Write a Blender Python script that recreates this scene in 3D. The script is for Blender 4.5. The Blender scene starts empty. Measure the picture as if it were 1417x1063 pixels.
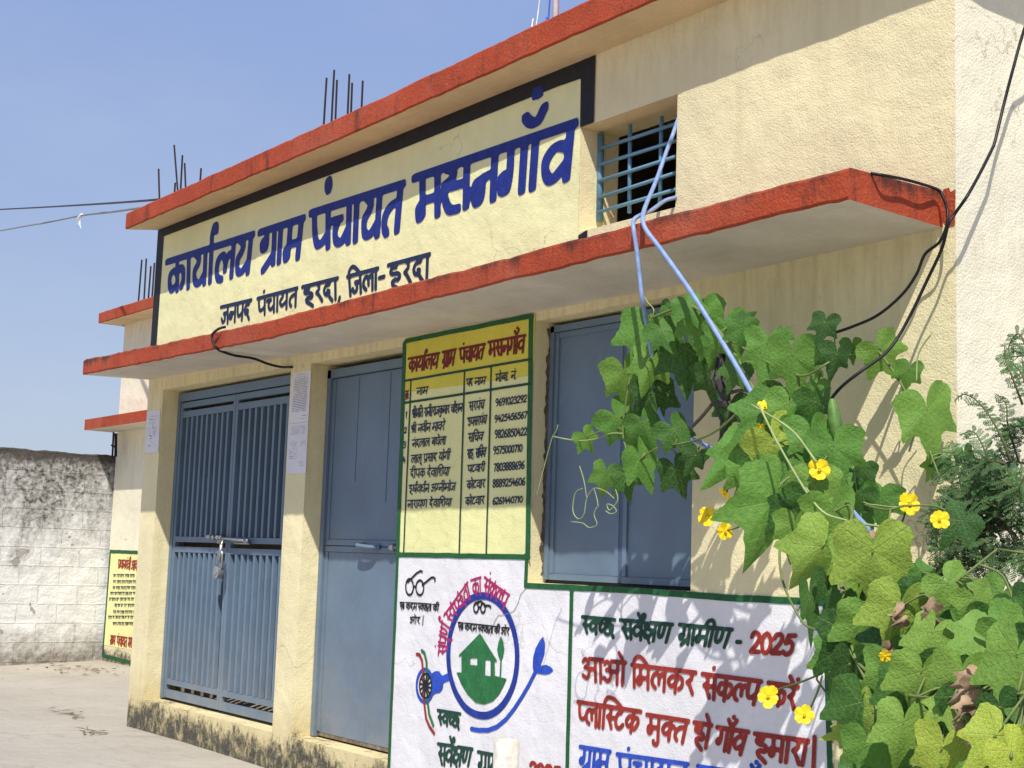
import bpy, bmesh, math, random
import numpy as np
from mathutils import Vector, Matrix, noise
random.seed(7); np.random.seed(7)
R = math.radians
sc = bpy.context.scene
COL = sc.collection

# ------------------------------------------------------------ camera
CAMP = Vector((10.3587, -4.2082, 1.3229)); YAW, PITCH, ROLL, FPX = .9333, .1220, .0334, 1966.85
fw = Vector((-math.sin(YAW)*math.cos(PITCH), math.cos(YAW)*math.cos(PITCH), math.sin(PITCH)))
rt0 = Vector((math.cos(YAW), math.sin(YAW), 0)); up0 = rt0.cross(fw)
rt = math.cos(ROLL)*rt0 + math.sin(ROLL)*up0
up = -math.sin(ROLL)*rt0 + math.cos(ROLL)*up0
cam = bpy.data.cameras.new('camera'); co = bpy.data.objects.new('camera', cam); COL.objects.link(co)
co.matrix_world = Matrix.Translation(CAMP) @ Matrix((rt, up, -fw)).transposed().to_4x4()
cam.sensor_fit = 'HORIZONTAL'; cam.sensor_width = 36; cam.lens = 36*FPX/1417
cam.clip_start = .05; cam.clip_end = 3000
sc.camera = co

# ------------------------------------------------------------ sky, sun, exposure
TOSUN = Vector((1.10, -1.0, 1.92)).normalized()
EL = math.asin(TOSUN.z); AZ = math.atan2(TOSUN.x, TOSUN.y)
w = bpy.data.worlds.new('World'); sc.world = w; w.use_nodes = True
nt = w.node_tree; bg = nt.nodes['Background']
sky = nt.nodes.new('ShaderNodeTexSky'); sky.sky_type = 'NISHITA'; sky.sun_disc = False
sky.sun_elevation = EL; sky.sun_rotation = AZ; sky.air_density = 1.0; sky.dust_density = 1.0; sky.ozone_density = 1.2
tc = nt.nodes.new('ShaderNodeTexCoord'); mp = nt.nodes.new('ShaderNodeMapping'); mp.inputs['Scale'].default_value = (1.2, 1.2, 3.0)
nz = nt.nodes.new('ShaderNodeTexNoise'); nz.inputs['Scale'].default_value = 2.2; nz.inputs['Detail'].default_value = 7; nz.inputs['Roughness'].default_value = .6
rp = nt.nodes.new('ShaderNodeValToRGB'); rp.color_ramp.elements[0].position = .48; rp.color_ramp.elements[1].position = .85
rp.color_ramp.elements[0].color = (0, 0, 0, 1); rp.color_ramp.elements[1].color = (.16, .16, .16, 1)
mx = nt.nodes.new('ShaderNodeMix'); mx.data_type = 'RGBA'; mx.inputs[7].default_value = (6.6, 7.0, 7.8, 1)
nt.links.new(tc.outputs['Generated'], mp.inputs['Vector']); nt.links.new(mp.outputs[0], nz.inputs['Vector'])
nt.links.new(nz.outputs[0], rp.inputs[0]); nt.links.new(rp.outputs[0], mx.inputs[0])
gr = nt.nodes.new('ShaderNodeValToRGB'); sp = nt.nodes.new('ShaderNodeSeparateXYZ')
gr.color_ramp.elements[0].position = 0; gr.color_ramp.elements[0].color = (4.3, 4.9, 6.2, 1)
gr.color_ramp.elements[1].position = .5; gr.color_ramp.elements[1].color = (2.3, 3.5, 7.1, 1)
hz = nt.nodes.new('ShaderNodeMix'); hz.data_type = 'RGBA'; hz.inputs[0].default_value = .72
nt.links.new(tc.outputs['Generated'], sp.inputs[0]); nt.links.new(sp.outputs[2], gr.inputs[0]); nt.links.new(gr.outputs[0], hz.inputs[7])
nt.links.new(sky.outputs[0], hz.inputs[6]); nt.links.new(hz.outputs[2], mx.inputs[6]); nt.links.new(mx.outputs[2], bg.inputs[0])
bg.inputs[1].default_value = .108
sl = bpy.data.lights.new('sun', 'SUN'); sl.energy = 4.7; sl.angle = R(.5); sl.color = (1, .975, .915)
so = bpy.data.objects.new('sun', sl); COL.objects.link(so); so.rotation_euler = (-TOSUN).to_track_quat('-Z', 'Y').to_euler()
so.location = (6, -6, 9)
vs = sc.view_settings; vs.view_transform = 'Standard'; vs.look = 'None'; vs.exposure = .12; vs.gamma = 1; vs.use_curve_mapping = False

# ------------------------------------------------------------ helpers
def ray(u, v): return fw + rt*((u-708.5)/FPX) - up*((v-531.5)/FPX)
def W(u, v, y=0.0):                      # photo point on the plane Y = y
    d = ray(u, v); return CAMP + d*((y-CAMP.y)/d.y)
def WX(u, v, x):                         # photo point on the plane X = x
    d = ray(u, v); return CAMP + d*((x-CAMP.x)/d.x)
def tag(o, label=None, cat=None, group=None, kind=None):
    for k, v in (('label', label), ('category', cat), ('group', group), ('kind', kind)):
        if v: o[k] = v
    return o
def empty(name, loc, label, cat, group=None):
    o = bpy.data.objects.new(name, None); COL.objects.link(o); o.location = loc; o.empty_display_size = .2
    return tag(o, label, cat, group)
def link(name, me, m=None, parent=None, smooth_=False):
    o = bpy.data.objects.new(name, me); COL.objects.link(o)
    if m is not None:
        for q in (m if isinstance(m, (list, tuple)) else [m]): me.materials.append(q)
    if parent is not None:
        o.parent = parent                # parts keep world coordinates; only the Empty carries a location
        if parent.type == 'EMPTY': o.matrix_parent_inverse = Matrix.Translation(-parent.location)
    if smooth_:
        for p in me.polygons: p.use_smooth = True
    return o
def mesh(name, V, F, m=None, parent=None, smooth_=False):
    me = bpy.data.meshes.new(name); me.from_pydata([tuple(v) for v in V], [], F); me.update()
    return link(name, me, m, parent, smooth_)
class MB:
    def __init__(s): s.V = []; s.F = []; s.mi = []; s.cur = 0
    def add(s, V, F):
        n = len(s.V); s.V += [tuple(v) for v in V]; s.F += [[i+n for i in f] for f in F]; s.mi += [s.cur]*len(F)
    def hexa(s, P):                      # 4 bottom, 4 top
        s.add(P, [[3,2,1,0],[4,5,6,7],[0,1,5,4],[1,2,6,5],[2,3,7,6],[3,0,4,7]])
    def box(s, a, b):
        x0, y0, z0 = a; x1, y1, z1 = b
        s.hexa([(x0,y0,z0),(x1,y0,z0),(x1,y1,z0),(x0,y1,z0),(x0,y0,z1),(x1,y0,z1),(x1,y1,z1),(x0,y1,z1)])
    def tube(s, pts, r, n=8, r1=None, cap=True):
        P = [Vector(p) for p in pts]; k = len(P); rings = []
        T = [(P[min(i+1, k-1)]-P[max(i-1, 0)]).normalized() for i in range(k)]
        a = Vector((0, 0, 1)) if abs(T[0].z) < .9 else Vector((1, 0, 0)); nn = T[0].cross(a).normalized()
        base = len(s.V)
        for i in range(k):
            nn = (nn - T[i]*nn.dot(T[i])).normalized(); bb = T[i].cross(nn)
            rr = r if r1 is None else r+(r1-r)*i/(k-1)
            for j in range(n):
                th = 2*math.pi*j/n; s.V.append(tuple(P[i]+(nn*math.cos(th)+bb*math.sin(th))*rr))
        for i in range(k-1):
            for j in range(n):
                a_, b_ = base+i*n+j, base+i*n+(j+1) % n
                s.F.append([a_, b_, b_+n, a_+n]); s.mi.append(s.cur)
        if cap:
            s.F.append([base+j for j in range(n)][::-1]); s.F.append([base+(k-1)*n+j for j in range(n)]); s.mi += [s.cur]*2
    def build(s, name, m, parent=None, smooth_=False):
        o = mesh(name, s.V, s.F, m, parent, smooth_)
        for p, i in zip(o.data.polygons, s.mi): p.material_index = i
        return o
def cr3(pts, n=6):
    P = [Vector(p) for p in pts]
    if len(P) < 3: return P
    P = [2*P[0]-P[1]] + P + [2*P[-1]-P[-2]]; out = []
    for i in range(1, len(P)-2):
        a, b, c, d = P[i-1:i+3]
        for k in range(n):
            t = k/n; out.append(.5*((2*b)+(c-a)*t+(2*a-5*b+4*c-d)*t*t+(3*b-a-3*c+d)*t**3))
    out.append(P[-2]); return out

# ------------------------------------------------------------ materials
class NT:
    def __init__(s, name):
        s.m = bpy.data.materials.new(name); s.m.use_nodes = True; s.t = s.m.node_tree
        s.b = s.t.nodes['Principled BSDF']; s.out = s.t.nodes['Material Output']; s._c = None
    def n(s, t, **kw):
        q = s.t.nodes.new(t)
        for k, v in kw.items():
            if k in q.inputs: q.inputs[k].default_value = v
            else: setattr(q, k, v)
        return q
    def l(s, a, b): s.t.links.new(a, b)
    def co(s, scale=(1, 1, 1)):
        if s._c is None: s._c = s.n('ShaderNodeTexCoord')
        mp = s.n('ShaderNodeMapping'); mp.inputs['Scale'].default_value = scale
        s.l(s._c.outputs['Object'], mp.inputs[0]); return mp.outputs[0]
    def noise(s, scale, detail=4, rough=.55, stretch=(1, 1, 1), dist=0):
        q = s.n('ShaderNodeTexNoise'); q.inputs['Scale'].default_value = scale; q.inputs['Detail'].default_value = detail
        q.inputs['Roughness'].default_value = rough; q.inputs['Distortion'].default_value = dist
        s.l(s.co(stretch), q.inputs['Vector']); return q.outputs[0]
    def ramp(s, f, p0, p1, c0=0, c1=1):
        r = s.n('ShaderNodeMapRange'); r.inputs[1].default_value = p0; r.inputs[2].default_value = p1
        r.inputs[3].default_value = c0; r.inputs[4].default_value = c1; r.clamp = True
        s.l(f, r.inputs[0]); return r.outputs[0]
    def mix(s, f, a, b, mode='MIX'):
        q = s.n('ShaderNodeMix'); q.data_type = 'RGBA'; q.blend_type = mode
        for i, v in ((0, f), (6, a), (7, b)):
            if hasattr(v, 'is_output'): s.l(v, q.inputs[i])
            elif i == 0: q.inputs[0].default_value = v
            else: q.inputs[i].default_value = (*v, 1)
        return q.outputs[2]
    def math(s, op, a, b=0.0, c=None):
        q = s.n('ShaderNodeMath'); q.operation = op
        for i, v in enumerate((a, b, c)):
            if v is None: continue
            if hasattr(v, 'is_output'): s.l(v, q.inputs[i])
            else: q.inputs[i].default_value = v
        return q.outputs[0]
    def sep(s):
        q = s.n('ShaderNodeSeparateXYZ'); s.l(s.co(), q.inputs[0]); return q.outputs
    def bump(s, h, strength, dist, prev=None):
        q = s.n('ShaderNodeBump'); q.inputs['Strength'].default_value = strength; q.inputs['Distance'].default_value = dist
        s.l(h, q.inputs['Height'])
        if prev is not None: s.l(prev, q.inputs['Normal'])
        return q.outputs[0]
    def fin(s, col, rough=.8, normal=None, metal=0):
        if hasattr(col, 'is_output'): s.l(col, s.b.inputs['Base Color'])
        else: s.b.inputs['Base Color'].default_value = (*col, 1)
        if hasattr(rough, 'is_output'): s.l(rough, s.b.inputs['Roughness'])
        else: s.b.inputs['Roughness'].default_value = rough
        s.b.inputs['Metallic'].default_value = metal; s.b.inputs['Specular IOR Level'].default_value = .3
        if normal is not None: s.l(normal, s.b.inputs['Normal'])
        return s.m
def sc3(c, k): return tuple(min(1, x*k) for x in c)
def plaster(name, base, grain=.006, strength=.75, foot=0.0, streak=.25, dirt=(.10, .085, .055), ridge=0.0):
    """sand-faced painted plaster; foot = height of the damp mould band above the ground"""
    t = NT(name)
    big = t.noise(1.3, 5, .6); mid = t.noise(9, 4, .6); st = t.noise(5, 5, .65, (1.6, 1.6, .16)); fine = t.noise(70, 3, .6)
    c = t.mix(t.ramp(big, .35, .7), sc3(base, .9), sc3(base, 1.05))
    c = t.mix(t.ramp(mid, .45, .8, 0, .35), c, sc3(base, .82))
    c = t.mix(t.ramp(st, .56, .8, 0, streak), c, (base[0]*.55, base[1]*.46, base[2]*.34))
    c = t.mix(t.ramp(fine, .62, .8, 0, .3), c, sc3(base, .7))
    spk = t.noise(26, 2, .5); c = t.mix(t.ramp(spk, .74, .8, 0, .55), c, (base[0]*.45, base[1]*.38, base[2]*.28))
    z = t.sep()[2]
    # rain streaks below the slabs, and hairline cracks
    top = t.math('ADD', t.ramp(z, 3.35, 3.75, 0, .9), t.math('MULTIPLY', t.ramp(z, 2.05, 2.5), t.ramp(z, 2.53, 2.6, 1, 0)))
    s2 = t.noise(11, 6, .7, (1.5, 1.5, .22)); c = t.mix(t.math('MULTIPLY', t.math('MULTIPLY', t.ramp(s2, .45, .68), top), min(1, streak*1.6)), c, (base[0]*.5, base[1]*.42, base[2]*.3))
    vo = t.n('ShaderNodeTexVoronoi'); vo.feature = 'DISTANCE_TO_EDGE'; vo.inputs['Scale'].default_value = .8
    ns = t.n('ShaderNodeTexNoise'); ns.inputs['Scale'].default_value = 2.5; ns.inputs['Detail'].default_value = 7
    sm = t.n('ShaderNodeVectorMath'); sm.operation = 'SCALE'; sm.inputs[3].default_value = .8; wv = t.n('ShaderNodeVectorMath'); wv.operation = 'ADD'
    t.l(t.co(), ns.inputs['Vector']); t.l(ns.outputs[1], sm.inputs[0]); t.l(t.co(), wv.inputs[0]); t.l(sm.outputs[0], wv.inputs[1]); t.l(wv.outputs[0], vo.inputs['Vector'])
    crk = t.math('MULTIPLY', t.ramp(vo.outputs[0], .0008, .0035, 1, 0), t.ramp(t.noise(.9, 3), .5, .6, 0, .55)); c = t.mix(crk, c, sc3(base, .35))
    if foot:
        hi = t.noise(26, 9, .82, (1, 1, .75)); lo = t.noise(3.2, 5, .65, (1, 1, .5))
        hgt = t.math('MULTIPLY', lo, foot*2.1)
        g_ = t.math('DIVIDE', t.math('SUBTRACT', hgt, z), foot*1.1)
        k = t.ramp(t.math('ADD', t.math('MULTIPLY', t.math('SUBTRACT', hi, .5), 2.6), g_), .05, .42)
        k = t.math('MULTIPLY', t.math('MULTIPLY', k, t.ramp(t.noise(11, 7, .75, (1, 1, .7)), .36, .5, .25, 1)), t.ramp(z, foot*1.5, foot*2.1, 1, 0))
        c = t.mix(t.ramp(t.math('SUBTRACT', hgt, z), -.25, .1, 0, .55), c, (base[0]*.66, base[1]*.56, base[2]*.36))
        c = t.mix(k, c, t.mix(t.ramp(t.noise(30, 6, .75), .35, .7), sc3(dirt, .55), sc3(dirt, 2.2)))
    g1 = t.noise(1/grain*1.0, 4, .65); vo = t.n('ShaderNodeTexVoronoi'); vo.inputs['Scale'].default_value = 1/grain*.8; t.l(t.co(), vo.inputs['Vector'])
    h = t.math('ADD', t.math('MULTIPLY', g1, .8), t.math('MULTIPLY', vo.outputs[0], -.5))
    nb = t.bump(h, strength, grain*.55); nb = t.bump(mid, .35, .02, nb); nb = t.bump(t.noise(2.4, 3, .5), .3, .08, nb)
    return t.fin(c, .88, nb)
CREAM = plaster('cream_plaster', (.82, .715, .43), .0065, .75, foot=.20, streak=.28, dirt=(.075, .068, .05))
CREAM2 = plaster('side_plaster', (.84, .77, .58), .008, .72, foot=.15, streak=.18)
TITLE = plaster('title_field_paint', (.83, .79, .43), .006, .6, streak=.08)
BOARD = plaster('notice_board_paint', (.83, .80, .38), .006, .5, streak=.08)
BOARDTOP = plaster('notice_header_paint', (.72, .62, .085), .006, .5, streak=.08)
MURAL = plaster('white_mural_paint', (.82, .79, .80), .006, .55, streak=.07)
SIGNY = plaster('yellow_sign_paint', (.86, .82, .36), .008, .5, streak=.05)
def slab_red(name, ztop=0):
    t = NT(name); base = (.40, .060, .020)
    c = t.mix(t.ramp(t.noise(3, 5, .6), .35, .7), sc3(base, .85), sc3(base, 1.12))
    c = t.mix(t.ramp(t.noise(45, 3, .6), .6, .78, 0, .45), c, (.55, .19, .11))
    st = t.noise(7, 6, .7, (1.4, 1.4, .22)); c = t.mix(t.ramp(st, .55, .70, 0, .8), c, (.05, .022, .016))
    c = t.mix(t.ramp(t.noise(18, 6, .75, (1, 1, .35)), .58, .72, 0, .7), c, (.06, .03, .02)); c = t.mix(t.ramp(t.noise(2.1, 6, .7), .5, .68, 0, .45), c, (.42, .12, .07))
    c = t.mix(t.ramp(t.noise(13, 3, .6, (1, 1, 2)), .73, .77, 0, .8), c, (.55, .42, .33))
    if ztop:   # black mildew creeping down from the top edge
        m_ = t.math('ADD', t.math('MULTIPLY', t.noise(5, 7, .78, (1, 1, .3)), 2.2), t.ramp(t.sep()[2], ztop-.16, ztop, -.9, .12))
        c = t.mix(t.ramp(m_, 1.02, 1.36, 0, .8), c, (.035, .02, .016))
        c = t.mix(t.ramp(t.noise(33, 5, .8, (.6, 1, 1.6)), .70, .73, 0, .7), c, (.50, .40, .32))
    return t.fin(c, .8, t.bump(t.noise(90, 4, .65), .8, .008, t.bump(t.noise(14, 5, .7), .5, .02)))
RED = slab_red('red_oxide_paint'); REDC = slab_red('red_oxide_canopy', 2.668); REDR = slab_red('red_oxide_roof', 3.97)
def soffit(name, base):
    t = NT(name)
    c = t.mix(t.ramp(t.noise(2.5, 6, .65), .35, .7), sc3(base, .85), sc3(base, 1.08))
    c = t.mix(t.ramp(t.noise(6, 6, .7, (.35, 2.5, 1)), .58, .75, 0, .35), c, sc3(base, .6))
    return t.fin(c, .9, t.bump(t.noise(30, 5, .7, (.5, 1.5, 1)), .6, .01))
SOFFIT = soffit('whitewashed_soffit', (.66, .60, .52)); SOFFITC = soffit('cream_soffit', (.72, .60, .36))
def paint(name, col, wear=.35):
    t = NT(name)
    c = t.mix(t.ramp(t.noise(16, 4, .6), .35, .7), sc3(col, .82), sc3(col, 1.2))
    c = t.mix(t.ramp(t.noise(110, 3, .6), .64, .78, 0, wear), c, tuple(.5*a+.28 for a in col)); c = t.mix(t.ramp(t.noise(48, 5, .7, (1, 1, .4)), .5, .72, 0, wear*1.3), c, tuple(min(1, 1.5*a+.05) for a in col))
    return t.fin(c, .62, t.bump(t.noise(60, 3, .6), .45, .008))
P_BLUE = paint('blue_letter_paint', (.010, .024, .195), .16); P_NAVY = paint('navy_letter_paint', (.012, .024, .07), .15)
P_BLACK = paint('black_paint', (.012, .012, .014), .06); P_MAROON = paint('maroon_letter_paint', (.17, .010, .012), .1)
P_GREEN = paint('green_border_paint', (.012, .10, .03), .15); P_DGREEN = paint('dark_green_letter_paint', (.01, .055, .035), .15)
P_RED = paint('red_letter_paint', (.31, .027, .017), .2); P_MAG = paint('crimson_letter_paint', (.42, .012, .11), .2)
P_EBLUE = paint('emblem_blue_paint', (.02, .07, .45), .25); P_LGREEN = paint('emblem_green_paint', (.02, .15, .045), .3)
def steel(name, base, rough=.42, dirt=.35, rust=.0):
    t = NT(name)
    c = t.mix(t.ramp(t.noise(3, 5, .6), .35, .7), sc3(base, .9), sc3(base, 1.1))
    c = t.mix(t.ramp(t.noise(9, 6, .7, (1.6, 1.6, .3)), .55, .75, 0, dirt), c, tuple(.55*a+.16 for a in base))
    c = t.mix(t.ramp(t.noise(30, 3, .6), .74, .8, 0, .6), c, (.06, .05, .045))
    if rust: c = t.mix(t.ramp(t.noise(14, 5, .7), .62, .72, 0, rust), c, (.2, .09, .04))
    z = t.sep()[2]; c = t.mix(t.math('MULTIPLY', t.ramp(z, .9, .25, 0, 1), t.ramp(t.noise(4, 6, .7), .3, .7, 0, .5)), c, (.34, .31, .26))
    c = t.mix(t.ramp(t.noise(60, 4, .7, (1, 1, .6)), .68, .74, 0, .5), c, tuple(.5*a for a in base))
    return t.fin(c, t.ramp(t.noise(6, 4), .3, .7, rough-.08, rough+.15), t.bump(t.noise(26, 3, .6, (1, 1, .5)), .18, .004, t.bump(t.noise(2.6, 3), .5, .03)))
BLUE = steel('blue_enamel_steel', (.140, .195, .262)); GATE = steel('gate_blue_enamel', (.130, .190, .265), .45, .25)
GRILLE = steel('grille_blue_enamel', (.13, .27, .38), .5, .2, .3)
DARKBLUE = steel('dark_blue_steel', (.07, .11, .18))
def plain(name, col, rough=.6, metal=0, var=.25, scale=12, bump=0):
    t = NT(name); c = t.mix(t.ramp(t.noise(scale, 4, .6), .3, .7), sc3(col, 1-var), sc3(col, 1+var))
    return t.fin(c, rough, t.bump(t.noise(scale*3, 3), bump, .01) if bump else None, metal)
IRON = plain('rebar_rust', (.028, .018, .016), .8); CABLE = plain('black_cable', (.008, .008, .009), .45)
HOSE = plain('blue_pipe', (.22, .31, .53), .4, 0, .2, 25); ZINC = plain('zinc_bolt', (.36, .36, .37), .38, .75)
BRASS = plain('padlock_metal', (.42, .43, .45), .35, .8); PAPER = plain('notice_paper', (.70, .68, .72), .9, 0, .04)
INK = plain('printed_ink', (.16, .15, .18), .9); GREYINK = plain('faint_ink', (.34, .33, .37), .9); INTERIOR = plain('interior_wall', (.30, .25, .16), .9)
WHITEPIPE = plain('weathered_white_pipe', (.60, .56, .48), .7, 0, .25, 30, .4); POLEW = plain('white_pole', (.8, .8, .78), .5)
WOODM = plain('pale_wood', (.45, .33, .2), .8); WIRE = plain('grey_wire', (.22, .22, .23), .5)
def ground_mat():
    t = NT('yard_concrete')
    base = (.43, .38, .305)
    c = t.mix(t.ramp(t.noise(.7, 6, .6), .3, .7), sc3(base, .84), sc3(base, 1.12))
    c = t.mix(t.ramp(t.noise(5, 6, .7, (1, .5, 1)), .5, .75, 0, .5), c, (.33, .29, .23))
    c = t.mix(t.ramp(t.noise(2.2, 7, .75, (1, 2.2, 1), 1.2), .6, .68, 0, .55), c, (.26, .23, .19))
    c = t.mix(t.ramp(t.noise(40, 3, .7), .6, .75, 0, .5), c, (.22, .19, .15)); c = t.mix(t.ramp(t.noise(7, 7, .75, (.35, 2.2, 1), .6), .56, .66, 0, .45), c, (.30, .25, .19)); c = t.mix(t.ramp(t.noise(.35, 4, .6), .45, .7, 0, .35), c, (.38, .35, .30))
    vo = t.n('ShaderNodeTexVoronoi'); vo.feature = 'DISTANCE_TO_EDGE'; vo.inputs['Scale'].default_value = .55
    wv = t.n('ShaderNodeVectorMath'); wv.operation = 'ADD'; ns = t.n('ShaderNodeTexNoise'); ns.inputs['Scale'].default_value = 1.8; ns.inputs['Detail'].default_value = 6
    sm = t.n('ShaderNodeVectorMath'); sm.operation = 'SCALE'; sm.inputs[3].default_value = .9
    t.l(t.co(), ns.inputs['Vector']); t.l(ns.outputs[1], sm.inputs[0]); t.l(t.co(), wv.inputs[0]); t.l(sm.outputs[0], wv.inputs[1]); t.l(wv.outputs[0], vo.inputs['Vector'])
    c = t.mix(t.ramp(vo.outputs[0], .002, .008, .3, 0), c, (.2, .17, .13))
    nb = t.bump(t.noise(60, 5, .7), .5, .01); nb = t.bump(t.noise(4, 6, .6), .5, .05, nb)
    return t.fin(c, .92, nb)
def boundary_mat():
    t = NT('limewashed_block'); base = (.80, .79, .76)
    br = t.n('ShaderNodeTexBrick'); br.inputs['Scale'].default_value = 1; br.inputs['Brick Width'].default_value = .46; br.inputs['Row Height'].default_value = .215
    br.inputs['Mortar Size'].default_value = .010; br.inputs['Mortar Smooth'].default_value = .6
    uvn = t.n('ShaderNodeUVMap'); vm = t.n('ShaderNodeVectorMath'); vm.operation = 'ADD'
    ns = t.n('ShaderNodeTexNoise'); ns.inputs['Scale'].default_value = 9; sm = t.n('ShaderNodeVectorMath'); sm.operation = 'SCALE'; sm.inputs[3].default_value = .022
    t.l(uvn.outputs[0], ns.inputs['Vector']); t.l(ns.outputs[1], sm.inputs[0]); t.l(uvn.outputs[0], vm.inputs[0]); t.l(sm.outputs[0], vm.inputs[1]); t.l(vm.outputs[0], br.inputs['Vector'])
    fac = br.outputs['Fac']; z = t.sep()[2]
    c = t.mix(t.ramp(t.noise(2.2, 6, .65), .35, .7), sc3(base, .86), base)
    c = t.mix(t.math('MULTIPLY', fac, t.ramp(t.noise(3, 4), .35, .65, .03, .35)), c, (.45, .42, .37))
    # black mould running down from the coping, ragged, and damp at the foot
    st = t.math('ADD', t.math('MULTIPLY', t.noise(1.8, 6, .7, (1, 1, .3)), 1.7), t.math('MULTIPLY', t.noise(9, 6, .75, (1, 1, .55)), .8))
    kk = t.math('SUBTRACT', t.math('ADD', st, t.math('MULTIPLY', z, .62)), 2.07)
    k = t.math('MULTIPLY', t.ramp(kk, -.12, .42), t.ramp(t.noise(17, 6, .75), .33, .6, .25, 1))
    c = t.mix(k, c, t.mix(t.ramp(t.noise(24, 5, .7), .45, .7), (.05, .045, .035), (.30, .27, .22)))
    top = t.ramp(t.math('ADD', z, t.math('MULTIPLY', t.noise(9, 6, .75), .20)), 2.30, 2.40, 0, .95)
    c = t.mix(top, c, (.07, .06, .05))
    ft = t.ramp(t.math('ADD', z, t.math('MULTIPLY', t.noise(6, 6, .7), -.75)), -.36, .06, .85, 0)
    c = t.mix(ft, c, t.mix(t.ramp(t.noise(15, 4), .4, .6), (.13, .10, .07), (.30, .26, .2)))
    pk = t.ramp(t.noise(4.3, 2, .5), .69, .70, 0, .85); c = t.mix(pk, c, (.33, .3, .27))
    nb = t.bump(t.math('MULTIPLY', fac, -1), .55, .012); nb = t.bump(t.noise(12, 7, .7), .8, .03, nb); nb = t.bump(pk, .8, -.01, nb)
    return t.fin(c, .92, nb)
# ------------------------------------------------------------ ground
X1, X2, X3, X4, X5, X6, XM, X8 = .2816, 2.3118, 2.5715, 3.674, 4.8566, 5.9827, 5.2016, 7.3056
ZP, ZH, ZT, ZM = .2104, 2.49, 1.327, 1.197
me_g = []
NXG = 60
def gz(x, y):
    if abs(x) > 25 or abs(y) > 25: return 0.0
    return .012*noise.noise(Vector((x*.5, y*.5, 0)))-.012-.05*max(0, min(1, (-x-4)/2))*max(0, min(1, (2-y)/1.2))
V = []; F = []
gxs = [-1500, -300, -80, -30]+[-14+i*.5 for i in range(57)]+[30, 80, 300, 1500]
gys = [-1500, -300, -80, -30]+[-10+i*.5 for i in range(40)]+[30, 80, 300, 1500]
for y in gys:
    for x in gxs: V.append((x, y, gz(x, y)))
n = len(gxs)
for j in range(len(gys)-1):
    for i in range(n-1): F.append([j*n+i, j*n+i+1, (j+1)*n+i+1, (j+1)*n+i])
tag(mesh('ground', V, F, ground_mat(), None, True), kind='structure')

# ------------------------------------------------------------ the office building
BL = Vector((3.65, 3.0, 0))
bld = empty('office_building', BL, 'cream village office with red roof edge, red canopy and big blue Hindi title', 'building')
def edge_noise(x, s, a): return a*noise.noise(Vector((x*s, 3.1, 7.7)))
ops = [(X1, X2, ZP, ZH), (X3, X4, ZP, ZH-.005), (X5, X6, ZM+.012, ZH), (5.172, 5.845, 2.885, 3.402)]
TH = .24
mb = MB()
xs = sorted({0, X8, *[o[0] for o in ops], *[o[1] for o in ops]}); zs = sorted({-.05, 3.745, *[o[2] for o in ops], *[o[3] for o in ops]})
for i in range(len(xs)-1):
    for j in range(len(zs)-1):
        cx, cz = (xs[i]+xs[i+1])/2, (zs[j]+zs[j+1])/2
        if any(a < cx < b and c < cz < d for a, b, c, d in ops): continue
        for y, fl in ((0, 0), (TH, 1)):
            q = [(xs[i], y, zs[j]), (xs[i+1], y, zs[j]), (xs[i+1], y, zs[j+1]), (xs[i], y, zs[j+1])]
            mb.add(q, [[3, 2, 1, 0] if fl else [0, 1, 2, 3]])
for a, b, c, d in ops:
    mb.add([(a,0,c),(a,TH,c),(a,TH,d),(a,0,d)], [[3,2,1,0]]); mb.add([(b,0,c),(b,TH,c),(b,TH,d),(b,0,d)], [[0,1,2,3]])
    mb.add([(a,0,d),(b,0,d),(b,TH,d),(a,TH,d)], [[3,2,1,0]]); mb.add([(a,0,c),(b,0,c),(b,TH,c),(a,TH,c)], [[0,1,2,3]])
mb.build('front_wall', CREAM, bld)
mb = MB()
mb.add([(X8,0,-.05),(X8,6,-.05),(X8,6,3.745),(X8,0,3.745)], [[0,1,2,3]])
mb.add([(0,0,-.05),(0,6,-.05),(0,6,3.745),(0,0,3.745)], [[3,2,1,0]])
mb.add([(0,6,-.05),(X8,6,-.05),(X8,6,3.745),(0,6,3.745)], [[3,2,1,0]])
mb.build('side_wall', CREAM2, bld)
mb = MB()
mb.add([(.2,TH+.003,.2),(X8-.2,TH+.003,.2),(X8-.2,3.8,.2),(.2,3.8,.2)], [[0,1,2,3]])
mb.add([(.2,3.8,.2),(X8-.2,3.8,.2),(X8-.2,3.8,3.6),(.2,3.8,3.6)], [[3,2,1,0],[0,1,2,3]])
mb.add([(.2,TH+.003,3.6),(X8-.2,TH+.003,3.6),(X8-.2,3.8,3.6),(.2,3.8,3.6)], [[0,1,2,3]])
mb.add([(.2,TH+.003,.2),(.2,3.8,.2),(.2,3.8,3.6),(.2,TH+.003,3.6)], [[0,1,2,3]])
mb.add([(X8-.2,TH+.003,.2),(X8-.2,3.8,.2),(X8-.2,3.8,3.6),(X8-.2,TH+.003,3.6)], [[0,1,2,3]])
for xw_ in (2.44, 4.3): mb.box((xw_-.06, TH+.01, .205), (xw_+.06, 3.79, 3.595))
mb.build('interior', INTERIOR, bld)

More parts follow.
